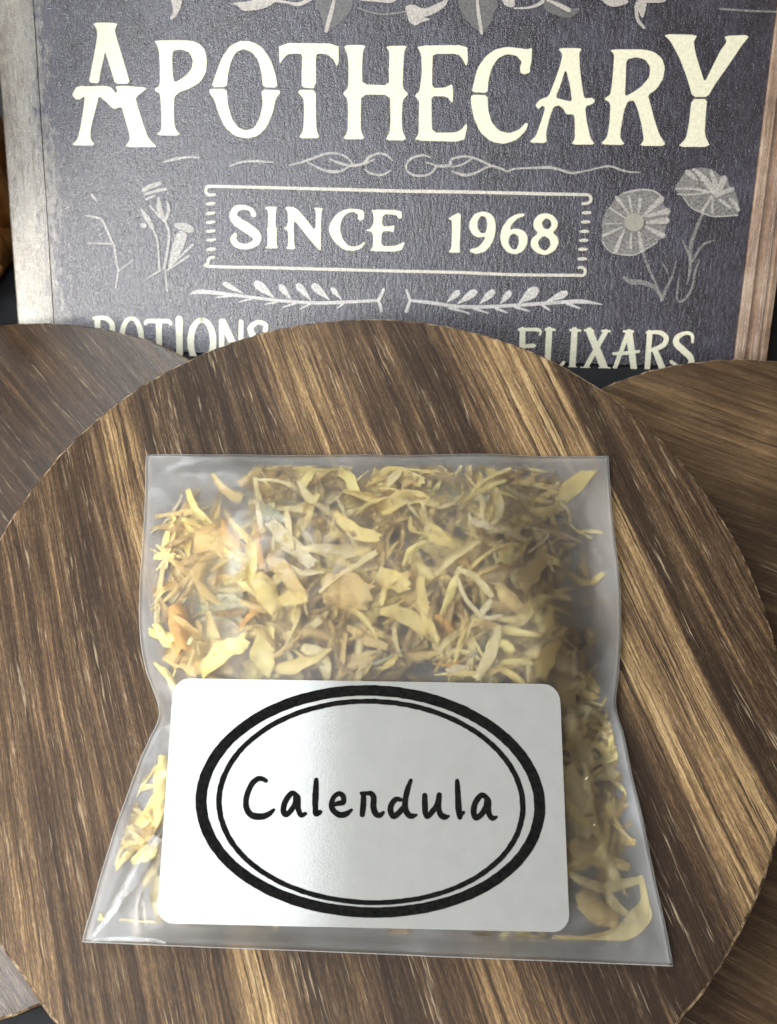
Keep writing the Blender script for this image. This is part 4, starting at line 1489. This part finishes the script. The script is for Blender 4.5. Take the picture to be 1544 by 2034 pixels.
GEN = 'small dried petal strip among the traced curls of the bag'
H = [
    ([(373, 972), (386, 1010), (412, 1042)], [10, 14, 20], [.95, .93, .7], 'b', 'narrow bright yellow petal spike pointing up near the bag\'s top left corner'),
    ([(308, 1026), (341, 1019), (386, 1013)], [8, 14, 20], .55, 't', 'blurred ochre petal reaching left, highest one at the bag\'s left edge'),
    ([(347, 1026), (328, 1074), (322, 1110)], [8, 15, 14], .95, 'b', 'bright yellow upright sliver along the bag\'s left edge'),
    ([(306, 1107), (322, 1104), (345, 1108)], [10, 16, 16], .95, 'b', 'short bright yellow petal tip touching the bag\'s left edge'),
    ([(324, 1120), (314, 1190), (311, 1236)], [8, 12, 12], .9, 's', 'long pale strip running down the bag\'s left edge'),
    ([(350, 1200), (358, 1236), (372, 1290)], [26, 44, 40], .7, 'o', 'blurred rusty orange petal at the left side above the label'),
    ([(308, 1256), (330, 1262), (360, 1262)], [12, 22, 22], .8, 'b', 'stubby bright petal left of the rusty orange one'),
    ([(305, 1316), (331, 1337), (350, 1368)], [6, 14, 14], .95, 'b', 'bright pointed petal at the label\'s top left corner'),
    ([(330, 1300), (365, 1310), (400, 1330)], [30, 46, 40], .8, 't', 'tan petal mass at the left just above the label'),
    ([(390, 1070), (430, 1090), (480, 1085)], [60, 90, 60], .45, 't', 'large blurred ochre petal deep in the bag\'s left half'),
    ([(422, 942), (447, 975), (478, 993)], [8, 16, 22], .6, 't', 'thin brownish petal curling up at the top left'),
    ([(538, 914), (510, 940), (480, 966)], [10, 20, 22], .6, 't', 'ochre petal slanting to the top edge, left of centre'),
    ([(496, 999), (506, 994), (516, 1008), (519, 1060)], [8, 12, 14, 12], .95, 'w', 'white curled petal edge like a hook, upper left'),
    ([(536, 1036), (574, 1081), (622, 1122)], [20, 34, 22], .95, 'w', 'broad pale cream green petal slanting down, left of centre'),
    ([(519, 1008), (535, 1022), (563, 1036)], [24, 34, 20], .9, 'g', 'grey green petal fold beside the white hook'),
    ([(569, 1008), (574, 1048), (581, 1090)], [8, 14, 10], .97, 's', 'thin straw strip standing across the pale cream petal'),
    ([(509, 1042), (516, 1081), (524, 1130)], [8, 14, 14], .97, 'o', 'thin orange petal strip running down left of centre'),
    ([(530, 1107), (561, 1128), (606, 1183)], [14, 34, 24], .95, 't', 'folded tan petal below the orange strip'),
    ([(512, 1140), (530, 1170), (550, 1216)], [24, 46, 30], .95, 'y', 'crumpled golden petal below the folded tan one'),
    ([(550, 1196), (580, 1190), (610, 1192)], [16, 28, 18], .93, 'y', 'short golden petal lying level left of centre'),
    ([(640, 1176), (682, 1172), (732, 1186)], [50, 74, 52], .97, 't', 'widest flat olive tan petal in the middle of the bag'),
    ([(635, 1178), (671, 1146), (750, 1098)], [8, 15, 18], .97, 's', 'long straw strip above the widest flat petal'),
    ([(665, 1017), (703, 1055), (752, 1072)], [12, 30, 26], .96, 'y', 'yellow petal slanting down to the right in the upper middle'),
    ([(574, 1123), (600, 1139), (642, 1136)], [8, 12, 8], .95, 's', 'thin level straw strip right of the folded tan petal'),
    ([(402, 1336), (444, 1298), (490, 1276)], [30, 50, 34], .9, 'b', 'light yellow petal touching the label\'s top edge at left'),
    ([(538, 1244), (520, 1290), (518, 1342)], [16, 50, 40], .92, 'b', 'light yellow teardrop petal standing on the label\'s top edge'),
    ([(672, 933), (694, 949), (706, 980)], [14, 24, 20], .93, 'b', 'bright yellow petal tip highest in the middle of the bag'),
    ([(520, 985), (600, 955), (690, 945)], [30, 56, 40], .55, 'y', 'blurred yellow petals mass along the top, left of centre'),
    ([(540, 930), (620, 918), (700, 930)], [16, 30, 20], .5, 's', 'hazy straw petal lying along the bag top edge left of centre'),
    ([(740, 948), (784, 938), (840, 958)], [22, 42, 26], .92, 'y', 'rounded yellow petal at the top, right of centre'),
    ([(756, 1017), (807, 984), (850, 995)], [20, 40, 20], .95, 'y', 'second rounded yellow petal, just under the topmost one'),
    ([(848, 998), (875, 1002), (904, 997)], [14, 18, 10], .9, 's', 'small straw petal right of the rounded yellow ones'),
    ([(983, 966), (987, 995), (990, 1028)], [8, 24, 16], .93, 's', 'upright straw petal blade in the upper right'),
    ([(930, 1034), (955, 1040), (985, 1050)], [14, 20, 14], .9, 'w', 'pale stub left of the upright straw blade'),
    ([(1004, 1057), (1024, 1066), (1048, 1075)], [8, 11, 8], .98, 'w', 'small bright white splinter in the upper right'),
    ([(1036, 1046), (1088, 1061), (1050, 1098)], [5, 6, 6], .96, 'w', 'thin bent stalk like an arrow in the upper right'),
    ([(863, 1140), (902, 1106), (951, 1074)], [12, 17, 10], .97, 's', 'narrow straw petal slanting up to the right'),
    ([(905, 1134), (922, 1183), (956, 1225)], [6, 9, 11], .98, 'w', 'long leg of the cream forked stalk at right'),
    ([(950, 1228), (962, 1212), (977, 1192)], [10, 14, 10], .98, 'w', 'short upright prong of the cream forked stalk'),
    ([(954, 1226), (974, 1228), (998, 1222)], [9, 10, 7], .98, 'w', 'level prong of the cream forked stalk'),
    ([(908, 1128), (949, 1150), (978, 1186)], [8, 16, 10], .95, 's', 'straw petal running beside the cream forked stalk'),
    ([(990, 1162), (1016, 1198), (1046, 1215)], [20, 32, 14], .94, 't', 'ochre petal right of the cream forked stalk'),
    ([(1080, 1094), (1056, 1126), (1030, 1172)], [26, 44, 26], .94, 't', 'broad tan petal leaning right in the right half'),
    ([(1190, 922), (1120, 978), (1040, 1034)], [14, 40, 44], .5, 'y', 'big blurred ochre petal reaching the bag\'s top right corner'),
    ([(990, 1242), (979, 1284), (947, 1350)], [10, 24, 16], .96, 's', 'long straw petal running down to the label at right'),
    ([(994, 1275), (1004, 1284), (1018, 1296)], [14, 22, 14], .96, 'b', 'small bright yellow chip above the label at right'),
    ([(886, 1333), (908, 1327), (932, 1326)], [10, 15, 10], .97, 'w', 'small cream chip just above the label, right of centre'),
    ([(1110, 1272), (1082, 1312), (1068, 1342)], [12, 34, 26], .95, 'y', 'pointed yellow petal above the label\'s right end'),
    ([(748, 1140), (780, 1156), (812, 1158)], [30, 46, 34], .93, 'y', 'crumpled yellow petal in the very middle of the bag'),
    ([(802, 1124), (817, 1092), (848, 1076)], [8, 15, 10], .97, 'b', 'bright narrow petal right of the bag\'s middle'),
    ([(1020, 1085), (1008, 1100), (1000, 1120)], [20, 32, 24], .93, 'b', 'pale yellow rounded chip in the right half'),
    ([(1130, 1290), (1120, 1340), (1125, 1400)], [24, 36, 30], .7, 's', 'pale petal standing at the label top right corner'),
    # below, beside the label
    ([(1132, 1736), (1170, 1756), (1215, 1762), (1278, 1745)], [10, 16, 18, 12], [.85, .9, .9, .8], 's',
     'yellow upper rim of the large curled petal in the bottom right corner'),
    ([(1276, 1748), (1288, 1785), (1272, 1822), (1230, 1852), (1180, 1866)], [12, 30, 34, 26, 10], .75, 's',
     'large curved petal loop in the bag\'s bottom right corner'),
    ([(1236, 1846), (1190, 1864), (1140, 1868), (1098, 1860)], [12, 18, 16, 8], .6, 't', 'thin lower end of the bottom right loop'),
    ([(1150, 1770), (1180, 1800), (1225, 1832)], [26, 44, 24], .3, 't', 'brown shaded petal inside the bottom right loop'),
    ([(1200, 1765), (1220, 1795), (1245, 1815)], [10, 18, 10], .6, 's', 'small straw petal caught inside the bottom right loop'),
    ([(1150, 1700), (1195, 1708), (1250, 1722)], [14, 24, 12], .65, 'y', 'golden petal just above the bottom right loop'),
    ([(1124, 1520), (1150, 1590), (1166, 1660)], [30, 56, 40], .75, 's', 'pale blurred petal right of the label, half way up'),
    ([(1180, 1560), (1176, 1620), (1190, 1690)], [24, 40, 30], .55, 't', 'tan blurred petal strip at the bag\'s lower right'),
    ([(1196, 1625), (1212, 1612), (1208, 1590)], [16, 18, 6], .85, 's', 'small forked chip right of the label'),
    ([(1130, 1420), (1150, 1470), (1160, 1520)], [30, 46, 30], .7, 's', 'pale petal right of the label\'s upper corner'),
    ([(1130, 1690), (1170, 1670), (1220, 1660)], [30, 40, 24], .55, 't', 'tan petal lying level right of the label lower half'),
    ([(224, 1690), (238, 1672), (290, 1650), (318, 1610)], [10, 26, 44, 40], .7, 'y', 'yellow petal left of the label\'s lower half'),
    ([(232, 1720), (236, 1690), (250, 1672)], [6, 12, 12], .6, 's', 'thin hooked petal left of the label'),
    ([(322, 1500), (318, 1560), (312, 1640)], [16, 30, 30], .6, 'y', 'golden petal showing at the label\'s left edge'),
    ([(262, 1712), (282, 1700), (312, 1690)], [10, 24, 26], .75, 'b', 'bright petal left of the label beside the long crease'),
    ([(268, 1640), (290, 1625), (318, 1580)], [10, 26, 24], .7, 'y', 'golden petal left of the label, half way down'),
    ([(286, 1760), (300, 1742), (316, 1720)], [10, 20, 20], .7, 's', 'straw petal left of the label near its lower end'),
    ([(312, 1740), (310, 1790), (318, 1830)], [22, 30, 20], .6, 's', 'pale petal at the label\'s lower left corner'),
    ([(238, 1826), (262, 1834), (315, 1836)], [6, 12, 8], .8, 's', 'thin pale petal lying along the bottom left'),
    ([(212, 1840), (196, 1826), (190, 1816)], [6, 7, 5], .9, 'b', 'upright strand of the tiny tuft in the bottom left corner'),
    ([(212, 1840), (194, 1838), (178, 1836)], [6, 8, 8], .9, 'b', 'level strand of the tiny tuft in the bottom left corner'),
    ([(212, 1842), (202, 1820), (198, 1806)], [6, 6, 4], .9, 'b', 'tallest strand of the tiny tuft in the bottom left corner'),
    ([(212, 1842), (224, 1856), (240, 1862)], [6, 8, 6], .8, 's', 'lowest strand of the tiny tuft in the bottom left corner'),
    ([(600, 1862), (640, 1866), (690, 1868)], [10, 18, 12], .6, 's', 'pale petal under the label\'s bottom edge, left of centre'),
    ([(470, 1856), (500, 1862), (520, 1872)], [10, 14, 8], .7, 'y', 'yellow fleck under the label\'s bottom edge at left'),
    ([(880, 1872), (930, 1876), (990, 1878)], [10, 18, 12], .55, 'o', 'orange brown petal under the label\'s bottom edge, right of centre'),
]
for px, wd, fr, mt, lb in H:
    r0 = rng.uniform(-0.5, 0.5)
    hero(px, wd, fr, mt, lb or GEN, curl=rng.choice((-1, 1)) * rng.uniform(0.3, 0.9), roll=(r0, r0 + rng.uniform(-0.5, 0.5)))

# ribbed seed head, made of thin curved scales laid over each other
for i in range(6):
    y = 1130 + i * 25
    o = hero([(396 + (i * 13) % 17, y + 16 - (i * 5) % 9), (440 + (i * 11) % 13, y - 6 + (i * 7) % 6), (496 - (i * 9) % 19, y + 12)], [20, 44, 18],
             .46 + .05 * (i % 2), 'm' if i % 3 else 'g',
             ('topmost', 'second', 'third', 'fourth', 'fifth', 'lowest')[i] + ' grey beige flower scale in the blurred curl at left', 0.6, (0.3, 0.1), name='flower_scale', notch=False)
    o['group'] = 'grey flower scales stacked at the left'


# loose filling, drawn from where the photograph shows it
def dens(x, y):
    if 500 < x < 1110 and 945 < y < 1350:
        return 1.0
    if 330 < x <= 500 and 1010 < y < 1350:
        return 0.42
    if 1110 <= x < 1175 and 1000 < y < 1400:
        return 0.28
    if 540 < x < 1040 and 915 < y <= 945:
        return 0.35
    if 1125 < x < 1230 and 1400 < y < 1720:
        return 0.7
    if 250 < x < 320 and 1560 < y < 1700:
        return 0.45
    if 350 < x < 1100 and 1848 < y < 1872:
        return 0.20
    return 0.0


def loose(x, y, fr, L, W, mat):
    c = hit_surface(x, y, lambda a, b: ZB + 0.0006 + (film_z(a, b) - ZB - 0.0008) * fr)
    ya = rng.uniform(0, 2 * math.pi)
    pt = rng.uniform(-0.45, 0.45)
    d = Vector((math.cos(ya) * math.cos(pt), math.sin(ya) * math.cos(pt), math.sin(pt)))
    sd = d.cross(Vector((0, 0, 1))).normalized()
    bend = rng.gauss(0, 0.11)
    lift = rng.uniform(-0.25, 0.25)
    cs = []
    for t in (-1, -0.4, 0.25, 1):
        cs.append(c + d * (L / 2 * t) + sd * (L * bend * (t * t - 0.4)) + Vector((0, 0, L * lift * (t * t - 0.4))))
    k = rng.uniform(0.25, 0.6)
    ws = [W * k, W * 0.9, W, W * rng.uniform(0.25, 0.7)]
    r0 = rng.uniform(-1.1, 1.1)
    vs, fs, uvs = petal_mesh(cs, ws, rng.choice((-1, 1)) * rng.uniform(0.3, 1.3), (r0, r0 + rng.uniform(-0.9, 0.9)), rng)
    return [lim(v) for v in vs], fs, uvs


def draw():
    while True:
        x, y = rng.uniform(240, 1240), rng.uniform(910, 1880)
        if rng.random() < dens(x, y):
            return x, y


count = 0
while count < 222:
    x, y = draw()
    deep = rng.random()
    fr = rng.uniform(0.25, 0.62) if (deep < 0.45 or x < 480 or x > 1110) else rng.uniform(0.6, 0.9)
    mat = rng.choices('ybstogwd', (34, 18, 26, 14, 3, 2, 4, 2))[0]
    if y > 1400:
        mat = rng.choice('bsyb')
    L = rng.uniform(0.005, 0.0125)
    W = rng.choice((0.00028, 0.0004, 0.0005, 0.00065, 0.0008, 0.0011)) * rng.uniform(0.85, 1.15)
    vs, fs, uvs = loose(x, y, fr, L, W, mat)
    o = mesh_obj('dried_petal', vs, fs, PM[mat], None, True, uvs=uvs)
    hue = {'y': 'golden', 'b': 'bright yellow', 's': 'straw', 't': 'tan', 'o': 'orange', 'g': 'grey green', 'w': 'cream', 'd': 'brown'}[mat]
    size = ('long ' if L > 0.0093 else 'short ' if L < 0.0068 else '') + ('thin ' if W < 0.0005 else 'broad ' if W > 0.0009 else '')
    lay = 'close under the film' if fr > 0.72 else 'deep down' if fr < 0.45 else 'amid the filling'
    if y > 1840:
        zone = 'below the label'
    elif y > 1400:
        zone = 'right of the label' if x > 700 else 'left of the label'
    else:
        row = 'near the bag top' if y < 1040 else 'just above the label' if y > 1240 else 'midway to label'
        zone = row + (', far left' if x < 500 else ', left of centre' if x < 680 else ', in the middle' if x < 830 else ', right of centre' if x < 1000 else ', far right')
    lb = '%s%s petal %s, %s' % (size, hue, lay, zone)
    tag(o, lb, 'petal', GROUP)
    count += 1

# crumbs and the bed of petals underneath, past counting
V, F, UV, MI = [], [], [], []
for i in range(1300):
    x, y = draw()
    L = rng.uniform(0.002, 0.010)
    vs, fs, uvs = loose(x, y, rng.uniform(0.02, 0.75), L, rng.uniform(0.00022, 0.0009), 't')
    b = len(V)
    V += vs
    F += [tuple(b + k for k in f) for f in fs]
    UV += uvs
    MI += [rng.choices((0, 1, 2, 3), (4, 3, 4, 3))[0]] * len(fs)
crumbs = mesh_obj('petal_crumbs', V, F, PM['c'], None, True, uvs=UV)
for k in 'tsy':
    crumbs.data.materials.append(PM[k])
crumbs.data.polygons.foreach_set('material_index', MI)
tag(crumbs, 'tan petal crumbs bedded under the petals in the bag', 'petals', kind='stuff')
